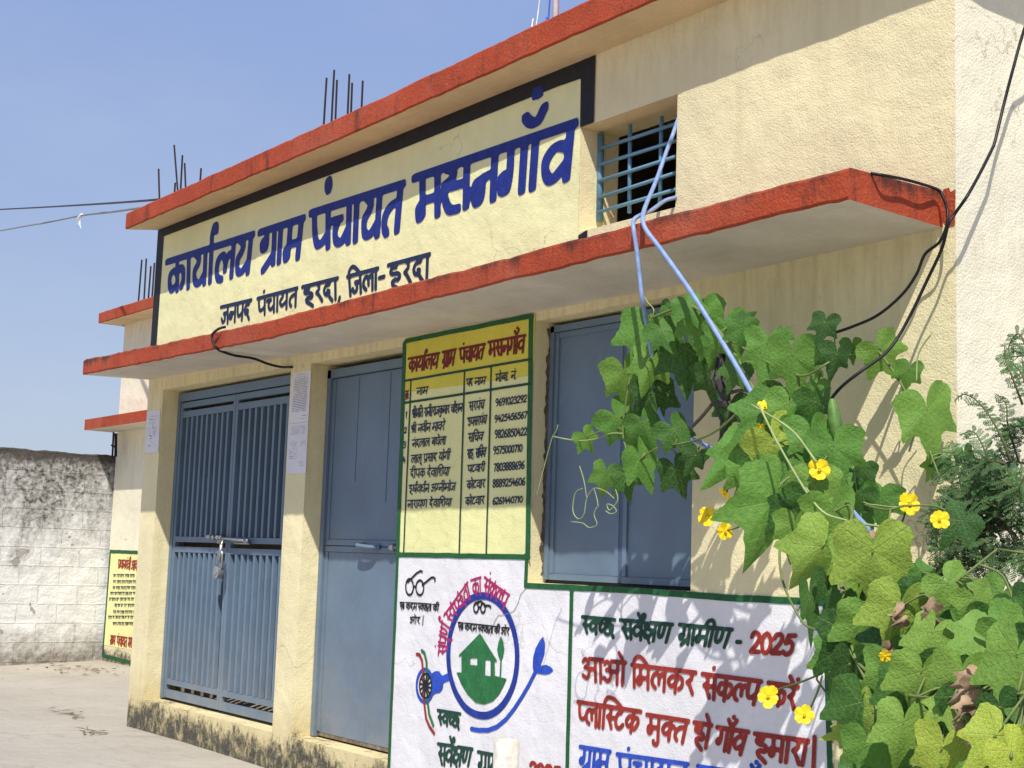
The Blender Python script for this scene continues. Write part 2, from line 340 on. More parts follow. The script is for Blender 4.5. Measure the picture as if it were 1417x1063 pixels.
def interp(tab, x, k):
    for a, b in zip(tab[:-1], tab[1:]):
        if x <= b[0] or b is tab[-1]:
            t = (x-a[0])/(b[0]-a[0]); return a[k]+(b[k]-a[k])*t
def slab(name, tab, x0, x1, back, mats, th, seed, jit=.006, parent=None, rnd=.012, ywall=0.0):
    """projecting concrete slab; tab rows: x, y front, z front foot, z at the wall"""
    n = int((x1-x0)/.045); mb = MB(); rows = []
    for i in range(n+1):
        x = x0+(x1-x0)*i/n; f = [interp(tab, x, k) for k in (1, 2, 3)]
        e = lambda s, a=jit: a*(noise.noise(Vector((x*3.1, s, seed)))+.8*noise.noise(Vector((x*11, s, seed)))+.6*noise.noise(Vector((x*27, s+9, seed))))
        t = th(x); yb = back
        rows.append([(x, ywall, f[2]), (x, f[0]+.008, f[1]+e(1)), (x, f[0]+e(2, jit*.6), f[1]+.010+e(1)), (x, f[0]+e(3, jit*.6), f[1]+t-rnd+e(4)), (x, f[0]+.012, f[1]+t+e(4)), (x, yb, f[1]+t+.01)])
    k = len(rows[0]); V = [p for r in rows for p in r]; mb.V = [tuple(p) for p in V]
    for i in range(n):
        for j in range(k-1):
            mb.F.append([i*k+j, i*k+j+1, (i+1)*k+j+1, (i+1)*k+j]); mb.mi.append(1 if j == 0 else 0)
    mb.F.append([j for j in range(k)][::-1]); mb.F.append([n*k+j for j in range(k)]); mb.mi += [0, 0]
    return mb.build(name, mats, parent)
rooftab = [(0, -.268, 3.724, 3.762), (3.29, -.23, 3.733, 3.738), (5.374, -.20, 3.765, 3.742), (7.5, -.19, 3.775, 3.745)]
slab('roof_slab', rooftab, 0, 7.50, 6.15, [REDR, SOFFITC], lambda x: .130+.018*min(1, x/5.4), 2.0, .005, bld)
mb = MB(); mb.add([(X8, 0, 3.7451), (7.5, 0, 3.7451), (7.5, 6.15, 3.7451), (X8, 6.15, 3.7451)], [[3,2,1,0]]); mb.add([(0, 0, 3.7449), (X8, 0, 3.7449), (X8, 6.15, 3.7449), (0, 6.15, 3.7449)], [[3,2,1,0]])
mb.add([(7.499, -.18, 3.775), (7.499, 6.15, 3.7451), (7.499, 6.15, 3.93), (7.499, -.18, 3.93)], [[0, 1, 2, 3]])
mb.build('roof_underside', SOFFITC, bld)
cantab = [(0, -.52, 2.574, 2.590), (2.9, -.52, 2.531, 2.540), (5.85, -.52, 2.556, 2.530), (7.25, -.52, 2.568, 2.555)]
slab('canopy', cantab, 0, 7.25, -.0005, [REDC, SOFFIT], lambda x: .114 if x < 1 else .110, 5.0, .006, bld)

# ---- painted fields and brush lettering, thin paint sheets proud of the wall
# ---- brush lettering: Devanagari and digits as brush strokes, headline at y=1, foot at y=0
def ST(x): return [(x, 1), (x, 0)]
GL = {  # glyph: (advance, stem x or None, strokes without the stem, headline start)
'क': (.98, .5, [[(.5,.58),(.4,.7),(.22,.68),(.1,.48),(.18,.28),(.34,.26),(.5,.46)], [(.5,.5),(.62,.68),(.78,.68),(.87,.5),(.82,.3),(.7,.16)]], 0),
'ग': (.78, .62, [[(.26,1),(.28,.62),(.24,.36),(.12,.26),(.05,.36),(.12,.47),(.2,.44)]], 0),
'घ': (.82, .66, [[(.14,1),(.1,.82),(.2,.68),(.34,.66)], [(.34,.66),(.14,.58),(.08,.4),(.18,.22),(.38,.2),(.66,.4)]], 0),
'च': (.8, .64, [[(.04,.72),(.38,.72)], [(.38,.72),(.22,.62),(.18,.38),(.28,.2),(.44,.22),(.64,.44)]], 0),
'छ': (.92, None, [[(.46,1),(.44,.84),(.2,.8),(.1,.64),(.22,.52),(.42,.54)], [(.24,.52),(.08,.4),(.08,.16),(.3,.04),(.56,.08),(.74,.3),(.74,.56),(.6,.64),(.5,.5),(.56,.3),(.72,.14)], [(.72,.14),(.88,-.16)]], 0),
'ज': (.86, .7, [[(.7,.6),(.3,.6)], [(.3,.6),(.42,.42),(.36,.18),(.17,.12),(.04,.3)]], 0),
'ट': (.72, None, [[(.4,1),(.4,.82),(.18,.72),(.08,.44),(.2,.14),(.42,.1),(.62,.26)]], 0),
'ण': (.96, .8, [[(.12,1),(.11,.5),(.2,.26),(.36,.28),(.44,.5),(.44,1)]], 0),
'त': (.72, .58, [[(.58,.68),(.32,.66),(.13,.5),(.1,.24),(.22,.06)]], 0),
'द': (.7, None, [[(.44,1),(.44,.8),(.2,.76),(.08,.55),(.16,.34),(.36,.3),(.42,.44),(.3,.5)], [(.36,.32),(.46,.14),(.6,-.04)]], 0),
'ध': (.82, .66, [[(.26,.94),(.12,.92),(.08,.78),(.2,.66),(.36,.66)], [(.36,.66),(.14,.58),(.08,.4),(.18,.22),(.4,.2),(.66,.4)]], .42),
'न': (.76, .62, [[(.62,.52),(.28,.52)], [(.3,.52),(.14,.56),(.05,.4),(.13,.22),(.27,.3),(.3,.52)]], 0),
'प': (.78, .62, [[(.12,1),(.12,.52),(.2,.3),(.38,.28),(.62,.46)]], 0),
'ब': (.78, .62, [[(.62,.62),(.36,.74),(.12,.6),(.1,.38),(.3,.24),(.62,.42)], [(.16,.62),(.5,.34)]], 0),
'व': (.78, .62, [[(.62,.64),(.36,.74),(.12,.6),(.1,.36),(.3,.22),(.62,.42)]], 0),
'भ': (.9, .74, [[(.06,.92),(.2,.96),(.27,.78),(.26,.46)], [(.27,.46),(.13,.5),(.06,.36),(.15,.22),(.28,.3),(.29,.46)], [(.27,.46),(.74,.46)]], .42),
'म': (.82, .66, [[(.2,1),(.22,.46)], [(.22,.46),(.1,.46),(.04,.3),(.13,.16),(.25,.26),(.24,.46)], [(.22,.46),(.66,.46)]], 0),
'य': (.78, .62, [[(.12,1),(.28,.88),(.27,.72),(.1,.56),(.1,.36),(.26,.24),(.62,.46)]], 0),
'र': (.58, .32, [[(.18,1),(.34,.86),(.33,.68),(.14,.52)], [(.14,.52),(.28,.4),(.5,.02)]], 0),
'ल': (.92, .78, [[(.78,.64),(.6,.72),(.48,.56),(.48,.3)], [(.48,.54),(.38,.72),(.18,.68),(.07,.45),(.13,.2),(.28,.08)]], 0),
'श': (.86, .7, [[(.12,.72),(.1,.9),(.26,.96),(.38,.78),(.26,.58),(.08,.5)], [(.1,.52),(.26,.4),(.4,.06)]], .46),
'ष': (.78, .62, [[(.12,1),(.12,.5),(.2,.28),(.38,.26),(.62,.44)], [(.14,.76),(.6,.4)]], 0),
'स': (.84, .7, [[(.16,1),(.3,.86),(.29,.7),(.1,.54)], [(.1,.54),(.22,.44),(.42,.04)], [(.2,.52),(.7,.52)]], 0),
'ह': (.76, None, [[(.44,1),(.43,.83)], [(.43,.83),(.2,.83),(.1,.7),(.22,.59),(.48,.57),(.62,.44),(.52,.3),(.32,.32)], [(.32,.32),(.18,.24),(.22,.08),(.4,-.02),(.6,-.16)]], 0),
'क्ष': (.98, .82, [[(.82,.56),(.5,.6),(.3,.66),(.12,.74),(.12,.9),(.28,.94),(.34,.8),(.16,.6)], [(.16,.6),(.06,.42),(.14,.2),(.34,.18),(.6,.4),(.82,.56)], [(.12,.36),(.34,.2),(.52,-.1)]], .46),
'श्र': (.82, .66, [[(.12,.72),(.1,.9),(.26,.96),(.38,.78),(.26,.58),(.1,.52),(.3,.42),(.66,.66)], [(.66,.42),(.2,.06)]], .46),
'त्र': (.72, .58, [[(.08,.62),(.3,.7),(.58,.66)], [(.58,.56),(.12,.14)]], 0),
'अ': (.96, .78, [[(.08,.84),(.2,.96),(.36,.84),(.32,.66),(.18,.58)], [(.18,.58),(.38,.52),(.42,.3),(.26,.08),(.05,.2)], [(.36,.54),(.78,.54)]], .46),
'ए': (.72, None, [[(.13,1),(.11,.62),(.2,.4),(.36,.38),(.5,.56)], [(.53,1),(.54,.6),(.42,.26),(.6,-.1)]], 0),
'उ': (.72, None, [[(.42,1),(.42,.84)], [(.1,.76),(.36,.84),(.44,.68),(.24,.56)], [(.24,.56),(.52,.5),(.5,.2),(.24,.06),(.05,.24)]], 0),
'0': (.66, None, [[(.3,.98),(.12,.82),(.06,.45),(.16,.1),(.34,.02),(.52,.18),(.57,.55),(.46,.88),(.3,.98)]], -1),
'1': (.42, None, [[(.1,.78),(.26,.98)], [(.26,.98),(.2,.0)]], -1),
'2': (.66, None, [[(.08,.76),(.2,.96),(.42,.96),(.54,.78),(.44,.5),(.2,.22),(.04,.03)], [(.04,.03),(.56,.05)]], -1),
'3': (.64, None, [[(.08,.86),(.26,.98),(.5,.88),(.48,.66),(.24,.54)], [(.24,.54),(.52,.44),(.5,.14),(.26,.0),(.04,.14)]], -1),
'4': (.66, None, [[(.3,.98),(.06,.36)], [(.06,.36),(.6,.38)], [(.46,.66),(.42,.0)]], -1),
'5': (.66, None, [[(.58,.97),(.2,.94)], [(.2,.94),(.12,.56)], [(.12,.56),(.34,.64),(.54,.48),(.5,.16),(.28,.0),(.05,.12)]], -1),
'6': (.66, None, [[(.5,.98),(.22,.78),(.07,.4),(.14,.08),(.34,.0),(.54,.18),(.48,.46),(.28,.5),(.1,.34)]], -1),
'7': (.62, None, [[(.05,.95),(.56,.96)], [(.56,.96),(.34,.5),(.22,.0)]], -1),
'8': (.66, None, [[(.32,.54),(.1,.7),(.16,.94),(.36,.99),(.54,.84),(.46,.62),(.2,.46),(.06,.2),(.22,.01),(.46,.06),(.54,.3),(.32,.54)]], -1),
'9': (.66, None, [[(.52,.62),(.36,.48),(.12,.58),(.1,.86),(.3,.99),(.5,.88),(.54,.6),(.44,.24),(.2,.0)]], -1),
'-': (.6, None, [[(.1,.5),(.48,.5)]], -1),
'.': (.26, None, [[(.08,.04),(.1,.06)]], -1),
',': (.3, None, [[(.12,.06),(.04,-.16)]], -1),
'/': (.4, None, [[(.05,-.1),(.3,1.05)]], -1),
'।': (.4, None, [[(.2,1.02),(.18,-.02)]], -1),
'(': (.4, None, [[(.3,1.1),(.12,.7),(.12,.3),(.3,-.1)]], -1),
}
BOLD = {  # heavy signwriter's cut of the title letters
'क': (1.12, .62, [[(.62,.52),(.44,.64),(.2,.54),(.13,.24),(.28,.03),(.5,.12)], [(.62,.5),(.8,.66),(.98,.56),(1.0,.28),(.88,.06)]], 0),
'य': (0.88, .74, [[(.2,.96),(.38,.8),(.32,.62),(.14,.42),(.18,.12),(.42,.04),(.74,.3)]], 0),
'ल': (1.12, .98, [[(.98,.6),(.8,.64),(.64,.5),(.6,.22)], [(.6,.48),(.44,.66),(.2,.56),(.12,.26),(.24,.04),(.42,-.02)]], 0),
'ग': (0.92, .78, [[(.36,1),(.38,.5),(.28,.1),(.12,.12),(.1,.34),(.2,.42)]], 0),
'म': (0.96, .82, [[(.27,1),(.27,.12)], [(.27,.1),(.14,.02),(.1,.22),(.26,.36)], [(.27,.4),(.82,.4)]], 0),
'प': (0.92, .78, [[(.14,1),(.14,.42),(.26,.12),(.48,.12),(.78,.34)]], 0),
'च': (0.96, .82, [[(.06,.62),(.46,.62)], [(.34,.6),(.2,.36),(.26,.08),(.5,.04),(.82,.34)]], 0),
'त': (0.84, .70, [[(.7,.62),(.4,.6),(.18,.4),(.15,.14),(.26,-.02)]], 0),
'स': (1.04, .88, [[(.22,.96),(.42,.86),(.36,.7),(.12,.6)], [(.12,.6),(.12,.3),(.28,.03),(.6,-.02)], [(.36,.52),(.88,.52)]], 0),
'न': (0.9, .76, [[(.76,.54),(.42,.5)], [(.42,.5),(.18,.42),(.1,.18),(.22,.0),(.36,.12),(.4,.46)]], 0),
'व': (0.92, .78, [[(.78,.58),(.42,.66),(.16,.46),(.14,.2),(.36,.04),(.78,.3)]], 0),
}
HEAVY = False
def GG(k): return BOLD[k] if HEAVY and k in BOLD else GL[k]
def parse(t):
    """clusters of (base glyphs, matra, marks)"""
    V = '्'; out = []; i = 0; n = len(t)
    cons = lambda c: c in GL and 'क' <= c <= 'ह'
    while i < n:
        c = t[i]
        if cons(c):
            seq = [c]; i += 1
            while i + 1 < n and t[i] == V and cons(t[i+1]):
                seq.append(t[i+1]); i += 2
            m = ''; marks = ''
            while i < n and t[i] in 'ािीुूेैोौंँ':
                if t[i] in 'ंँ': marks += t[i]
                else: m += t[i]
                i += 1
            out.append((seq, m, marks))
        elif c in 'आओऔ':
            out.append((['अ'], {'आ':'ा','ओ':'ो','औ':'ौ'}[c], '')); i += 1
        else:
            i += 1; marks = ''
            while i < n and t[i] in 'ंँ': marks += t[i]; i += 1
            out.append(([c], '', marks))
    return out
def layout(t):
    """strokes in em space for one line; returns (strokes, advance)"""
    S = []; x = 0.0; heads = []; anchor = 0.0; hs = None
    def put(st, dx): S.extend([[(a + dx, b) for a, b in s] for s in st])
    for seq, m, marks in parse(t):
        if seq == [' ']:
            if hs is not None: heads.append((hs, x-.04)); hs = None
            x += .38; continue
        reph = False; seq = list(seq)
        if len(seq) > 1 and seq[0] == 'र': reph = True; seq = seq[1:]
        k = ''.join(seq)
        x0 = x
        if hs is None and GL.get(seq[0], (0,0,0,0))[3] >= 0: hs = x
        if m == 'ि':
            S.append([(x+.12, 1), (x+.12, 0)]); x += .28
        gl = []
        j = 0
        while j < len(seq):
            a = seq[j]; b = seq[j+1] if j+1 < len(seq) else ''
            if a == 'क' and b == 'ष': gl.append(('क्ष', 0, 0)); j += 2
            elif a == 'श' and b == 'र': gl.append(('श्र', 0, 0)); j += 2
            elif a == 'त' and b == 'र': gl.append(('त्र', 0, 0)); j += 2
            elif b == 'र': gl.append((a, 0, 1)); j += 2
            elif b: gl.append((a, 1, 0)); j += 1
            else: gl.append((a, 0, 0)); j += 1
        for a, half, rak in gl:
            adv, sx, st, h0 = GG(a)
            if h0 > 0 and hs is not None:
                if x + .02 > hs and x > hs + .01: heads.append((hs, x - .02))
                hs = x + h0
            elif h0 < 0 and hs is not None: heads.append((hs, x)); hs = None
            if half and a == 'क':
                put([st[0], [(.5,.52),(.62,.66),(.74,.6)], ST(.5)], x); x += .74
            elif half and sx is not None:
                put(st, x); x += sx - .1
            elif half:
                put(st, x); x += adv - .1
            else:
                put([[(.36,1),(.38,.68),(.3,.48),(.15,.48),(.12,.62),(.2,.7)]] if HEAVY and rak and a == 'ग' else st, x)
                if sx is not None and a != 'र': put([ST(sx)], x)
                anchor = x + (sx if sx is not None else adv*.62)
                if rak: put([[(sx, .26), (sx-.26, .06), (sx-.6, -.16)]] if HEAVY else [[(sx, .32), (sx-.2, .16), (sx-.44, -.06)]], x)
                x += adv
        if m in ('ा', 'ी', 'ो', 'ौ') and m:
            aw = .19 if HEAVY else .12
            S.append([(x+aw, 1), (x+aw, 0)])
            if m == 'ी': S.append([(x+.12, 1), (x+.12, 1.2), (x-.04, 1.4), (x-.26, 1.32), (x-.36, 1.0)])
            anchor = x + aw; x += aw*2+.04
        if m == 'ि': S.append([(x0+.12, 1), (x0+.14, 1.24), (x0+.36, 1.42), ((x0+anchor)/2+.14, 1.34), (anchor, 1.0)])
        if m == 'ु': S.append([(anchor, -.02), (anchor+.02, -.14), (anchor-.06, -.3), (anchor-.24, -.3), (anchor-.28, -.18)])
        if m == 'ू': S.append([(anchor-.2, -.06), (anchor-.02, -.05), (anchor-.06, -.16), (anchor+.16, -.36)])
        if m in ('े', 'ो', 'ै', 'ौ'): S.append([(anchor, 1.0), (anchor-.1, 1.2), (anchor-.24, 1.42)])
        if m in ('ै', 'ौ'): S.append([(anchor, 1.0), (anchor-.02, 1.22), (anchor-.06, 1.44)])
        if reph and HEAVY: S.append([(anchor, 1.0), (anchor, 1.34), (anchor+.1, 1.62), (anchor+.22, 1.58), (anchor+.24, 1.44)])
        elif reph: S.append([(anchor, 1.0), (anchor-.03, 1.2), (anchor+.07, 1.4), (anchor+.2, 1.36), (anchor+.18, 1.24)])
        for q in marks:
            ax = anchor + (.14 if (m in ('े','ो') and m) else -.08)
            if HEAVY and q == 'ं': S += [[(ax+.1, 1.46), (ax+.17, 1.58), (ax+.1, 1.72), (ax+.02, 1.58), (ax+.1, 1.46)], [(ax+.1, 1.5), (ax+.1, 1.68)]]; continue
            if HEAVY: S += [[(ax-.28, 1.48), (ax-.12, 1.34), (ax+.1, 1.32), (ax+.28, 1.54)], [(ax-.02, 1.86), (ax+.03, 1.92), (ax+.08, 1.86)]]; continue
            if q == 'ं': S.append([(ax, 1.3), (ax+.02, 1.31)])
            else: S += [[(ax-.24, 1.4), (ax-.1, 1.22), (ax+.06, 1.22), (ax+.2, 1.42)], [(ax, 1.55), (ax+.02, 1.56)]]
    x -= .05
    if hs is not None: heads.append((hs, x))
    for a, b in heads: S.append([(a - .02, 1), (b, 1)])
    return S, x
def smooth(p, n=6):
    if len(p) < 3: return np.array(p, float)
    P = [np.array(a, float) for a in p]
    P = [2*P[0]-P[1]] + P + [2*P[-1]-P[-2]]; out = []
    for i in range(1, len(P)-2):
        for k in range(n):
            t = k/n; a, b, c, d = P[i-1:i+3]
            out.append(.5*((2*b)+(c-a)*t+(2*a-5*b+4*c-d)*t*t+(3*b-a-3*c+d)*t**3))
    out.append(P[-2]); return np.array(out)
def brush(polys, nib, fills=(), holes=(), ang=0.0, step=None, pn=2):
    """flat paint: union of thick strokes (and filled outlines) by marching squares -> (verts2d, faces)"""
    a, b = nib; ca, sa = np.cos(ang), np.sin(ang)
    M = np.array([[ca/a, sa/a], [-sa/b, ca/b]])
    allp = np.vstack([np.asarray(p) for p in list(polys)+list(fills)])
    h = step or min(a, b)*.55
    lo = allp.min(0) - 2*max(a, b) - h; hi = allp.max(0) + 2*max(a, b) + h
    nx = int((hi[0]-lo[0])/h)+2; nz = int((hi[1]-lo[1])/h)+2
    gx = lo[0]+h*np.arange(nx); gz = lo[1]+h*np.arange(nz)
    F = np.full((nz, nx), -9.0)
    for p in polys:
        p = np.asarray(p, float)
        if len(p) == 1: p = np.vstack([p, p+1e-5])
        for q0, q1 in zip(p[:-1], p[1:]):
            mn = np.minimum(q0, q1)-2*max(a, b); mx = np.maximum(q0, q1)+2*max(a, b)
            i0 = max(0, int((mn[0]-lo[0])/h)); i1 = min(nx, int((mx[0]-lo[0])/h)+2)
            j0 = max(0, int((mn[1]-lo[1])/h)); j1 = min(nz, int((mx[1]-lo[1])/h)+2)
            X, Z = np.meshgrid(gx[i0:i1], gz[j0:j1])
            T = np.stack([X-q0[0], Z-q0[1]], -1) @ M.T
            D = M @ (q1-q0); L = D @ D
            s = np.clip((T @ D)/max(L, 1e-12), 0, 1)
            E = T - s[..., None]*D
            if pn == 2: d = np.linalg.norm(E, axis=-1)
            else:
                d = np.full(X.shape, 9.0)
                for tt in np.linspace(0, 1, max(2, int(math.sqrt(L)/.15)+1)): e_ = np.abs(T-tt*D); d = np.minimum(d, (e_[..., 0]**pn+e_[..., 1]**pn)**(1/pn))
            F[j0:j1, i0:i1] = np.maximum(F[j0:j1, i0:i1], 1-d)
    X, Z = np.meshgrid(gx, gz)
    def inside(poly):
        poly = np.asarray(poly, float); c = np.zeros(X.shape, bool); dm = np.full(X.shape, 1e9)
        for q0, q1 in zip(poly, np.roll(poly, -1, 0)):
            cr = ((q0[1] > Z) != (q1[1] > Z))
            with np.errstate(divide='ignore', invalid='ignore'):
                xx = (q1[0]-q0[0])*(Z-q0[1])/(q1[1]-q0[1]+1e-15)+q0[0]
            c ^= cr & (X < xx)
            D = q1-q0; s = np.clip(((X-q0[0])*D[0]+(Z-q0[1])*D[1])/max(D@D, 1e-12), 0, 1)
            dm = np.minimum(dm, np.hypot(X-q0[0]-s*D[0], Z-q0[1]-s*D[1]))
        return np.where(c, dm, -dm)/min(a, b)
    for f in fills: F = np.maximum(F, inside(f))
    for f in holes: F = np.minimum(F, -inside(f))
    V = []; Fc = []; cache = {}
    def vid(key, x, z):
        if key not in cache: cache[key] = len(V); V.append((x, z))
        return cache[key]
    IN = F > 0
    cnt = IN[:-1, :-1].astype(int)+IN[1:, :-1]+IN[:-1, 1:]+IN[1:, 1:]
    for j in range(nz-1):
        row = cnt[j]; full = np.flatnonzero(row == 4)
        if len(full):
            br = np.flatnonzero(np.diff(full) > 1)
            for r in np.split(full, br+1):
                for k in range(0, len(r), 12):
                    i0, i1 = r[k], r[min(k+12, len(r))-1]+1
                    Fc.append([vid((i0, j), gx[i0], gz[j]), vid((i1, j), gx[i1], gz[j]), vid((i1, j+1), gx[i1], gz[j+1]), vid((i0, j+1), gx[i0], gz[j+1])])
        for i in np.flatnonzero((row > 0) & (row < 4)):
            cs = [(i, j), (i+1, j), (i+1, j+1), (i, j+1)]; poly = []
            for k in range(4):
                A, B = cs[k], cs[(k+1) % 4]; fa, fb = F[A[1], A[0]], F[B[1], B[0]]
                if fa > 0: poly.append(vid(A, gx[A[0]], gz[A[1]]))
                if (fa > 0) != (fb > 0):
                    t = fa/(fa-fb); key = (min(A, B), max(A, B))
                    poly.append(vid(key, gx[A[0]]+t*(gx[B[0]]-gx[A[0]]), gz[A[1]]+t*(gz[B[1]]-gz[A[1]])))
            if len(poly) > 2: Fc.append(poly)
    return V, Fc
def on_wall(V2, F, name, m, parent, y):
    return mesh(name, [(a, y, b) for a, b in V2], F, m, parent)
def pxz(p, y=0.0):
    q = W(p[0], p[1], y); return np.array([q.x, q.z])
def textquad(t, tl, tr, bl, br, nib, y=0.0, jit=.012, rs=None):
    """strokes of one word fitted into four photo corners on the wall plane"""
    TL, TR, BL_, BR = [pxz(p, y) for p in (tl, tr, bl, br)]
    H = ((TL-BL_)[1]+(TR-BR)[1])/2; S, adv = layout(t); a, b = nib
    e0 = a/ max(.05, np.linalg.norm(TR-TL)); f1 = b/H; out = []
    g = random.Random(hash(t) & 255 if rs is None else rs); g = random.Random(len(t)*13+ord(t[0]))
    for s in S:
        s2 = [(p[0]+g.uniform(-jit, jit), p[1]+g.uniform(-jit, jit)) for p in s] if len(s) > 2 else s
        q = smooth(s2)
        u = e0+(q[:, 0]/adv)*(1-2*e0); v = f1*.8+q[:, 1]*(1-1.8*f1)
        u = u[:, None]; v = v[:, None]
        out.append(BL_*(1-u)*(1-v)+BR*u*(1-v)+TL*(1-u)*v+TR*u*v)
    return out
def lettering(name, words, nib, m, parent, y, ywall=0.0, ang=.35, pn=2, drop=.11):
    P = []
    for t, tl, tr, bl, br in words:
        k = lambda a, b: (b[0]+(b[0]-a[0])*drop, b[1]+(b[1]-a[1])*drop)
        P += textquad(t, tl, tr, k(tl, bl), k(tr, br), nib, ywall)
    V2, F = brush(P, nib, ang=ang, pn=pn)
    return on_wall(V2, F, name, m, parent, y)
def lines(name, paths, r, m, parent, y, wob=.15, ywall=0.0, fills=(), holes=(), px=True, rz=None):
    P = []
    for p in paths:
        q = [pxz(a, ywall) if px else np.array(a, float) for a in p]; o = []
        for a, b in zip(q[:-1], q[1:]):
            k = max(2, int(np.linalg.norm(b-a)/.06))
            for i in range(k):
                t = i/k; c = a+(b-a)*t
                o.append(c+wob*r*np.array([noise.noise(Vector((c[0]*9, c[1]*9, 1))), noise.noise(Vector((c[0]*9, c[1]*9, 5)))]))
        o.append(q[-1]); P.append(np.array(o))
    fl = [np.array([pxz(a, ywall) if px else a for a in f]) for f in fills]; hl = [np.array([pxz(a, ywall) if px else a for a in f]) for f in holes]
    V2, F = brush(P, (r, rz or r), fills=fl, holes=hl, step=min(r*.55, .012))
    return on_wall(V2, F, name, m, parent, y)
def Z(ox, oy, w, h, iw, ih):             # corners read in an enlarged crop -> photo pixels
    return lambda x, y: (ox+x*w/iw, oy+y*h/ih)
za = Z(200, 150, 360, 270, 1417, 1063); zb = Z(480, 120, 380, 285, 1417, 1063); zc = Z(0, 350, 360, 270, 1417, 1063)
zd = Z(540, 430, 220, 170, 1376, 1063); ze = Z(540, 560, 220, 220, 1063, 1063); zf = Z(530, 760, 260, 170, 1417, 926)
zg_ = Z(530, 880, 270, 183, 1417, 960); zh = Z(780, 810, 380, 253, 1417, 943)
def q4(z, t, *c): return (t, z(*c[0:2]), z(*c[2:4]), z(*c[4:6]), z(*c[6:8]))

# the big title
mb = MB(); mb.add([(.004, -.003, 2.63), (5.170, -.003, 2.63), (5.170, -.003, 3.742), (.004, -.003, 3.757)], [[0, 1, 2, 3]])
title = mb.build('painted_title_sign', TITLE, bld)
A = lambda x, z: (x, z)
lines('border', [], .012, P_BLACK, title, -.0062, px=False, fills=[[A(.0, 2.60), A(.0, 3.765), A(2.9, 3.742), A(5.270, 3.738), A(5.270, 3.402), A(5.168, 3.402), A(5.163, 3.648), A(4.987, 3.653), A(3.56, 3.647), A(1.5, 3.676), A(.123, 3.692), A(.112, 2.60)], ])
lines('border_foot', [], .012, P_BLACK, title, -.0062, px=False, fills=[[A(5.178, 2.60), A(5.178, 2.868), A(5.245, 2.884), A(5.248, 2.60)]])
tw = [q4(za, 'कार्यालय', 118,824, 608,664, 120,1008, 585,893), q4(za, 'ग्राम', 622,662, 884,574, 622,868, 858,812),
      q4(za, 'पंचायत', 900,556, 1430,384, 905,780, 1405,664), q4(zb, 'मसनगाँव', 340,456, 1203,158, 345,698, 1172,465)]
HEAVY = True
lettering('lettering', tw, (.0315, .0255), P_BLUE, title, -.0065, ang=.12, pn=4, drop=.05)
HEAVY = False
sw = [q4(zc, 'जनपद', 1203,288, 1380,246, 1205,388, 1368,352), q4(za, 'पंचायत', 615,1028, 843,968, 615,1130, 838,1072), q4(za, 'हरदा,', 858,966, 1085,907, 868,1065, 1085,1030),
      q4(za, 'जिला-', 1103,908, 1325,848, 1112,1020, 1320,965), q4(zb, 'हरदा', 212,913, 440,852, 218,1040, 434,985)]
lettering('district_lettering', sw, (.0145, .0125), P_NAVY, title, -.0068, ang=.3)

# the notice board of names
bt = pxz(zd(640, 565))[1]
mb = MB(); mb.add([(X4+.002, -.003, ZT), (X5-.001, -.003, ZT), (X5-.001, -.003, 2.22), (X4+.002, -.003, 2.22)], [[0, 1, 2, 3]])
nb = mb.build('notice_board', BOARD, bld)
mb = MB(); mb.add([(X4+.002, -.0045, 2.22), (X5-.001, -.0045, 2.22), (X5-.001, -.0045, 2.526), (X4+.002, -.0045, 2.528)], [[0, 1, 2, 3]])
mb.build('heading_field', BOARDTOP, nb)
lines('border', [[zd(146, 262), zd(1232, 47)], [zd(1228, 60), ze(925, 1003)], [zd(132, 280), zd(108, 1060), (551, 769)], [ze(58, 1003), ze(930, 1020)]], .019, P_GREEN, nb, -.0062, rz=.013)
lines('table_rules', [[zd(135, 608), zd(1228, 420)], [zd(130, 800), zd(1222, 632)], [zd(187, 605), ze(95, 995)], [zd(651, 525), ze(467, 998)], [zd(882, 487), ze(648, 1000)]], .0065, P_DGREEN, nb, -.0065)
hw = [q4(zd, 'कार्यालय', 160,408, 442,356, 162,528, 422,488), q4(zd, 'ग्राम', 455,350, 587,322, 455,485, 562,462), q4(zd, 'पंचायत', 600,322, 840,276, 605,450, 810,410), q4(zd, 'मसनगाँव', 850,264, 1188,200, 858,395, 1172,352)]
lettering('heading_lettering', hw, (.0082, .0072), P_MAROON, nb, -.0072)
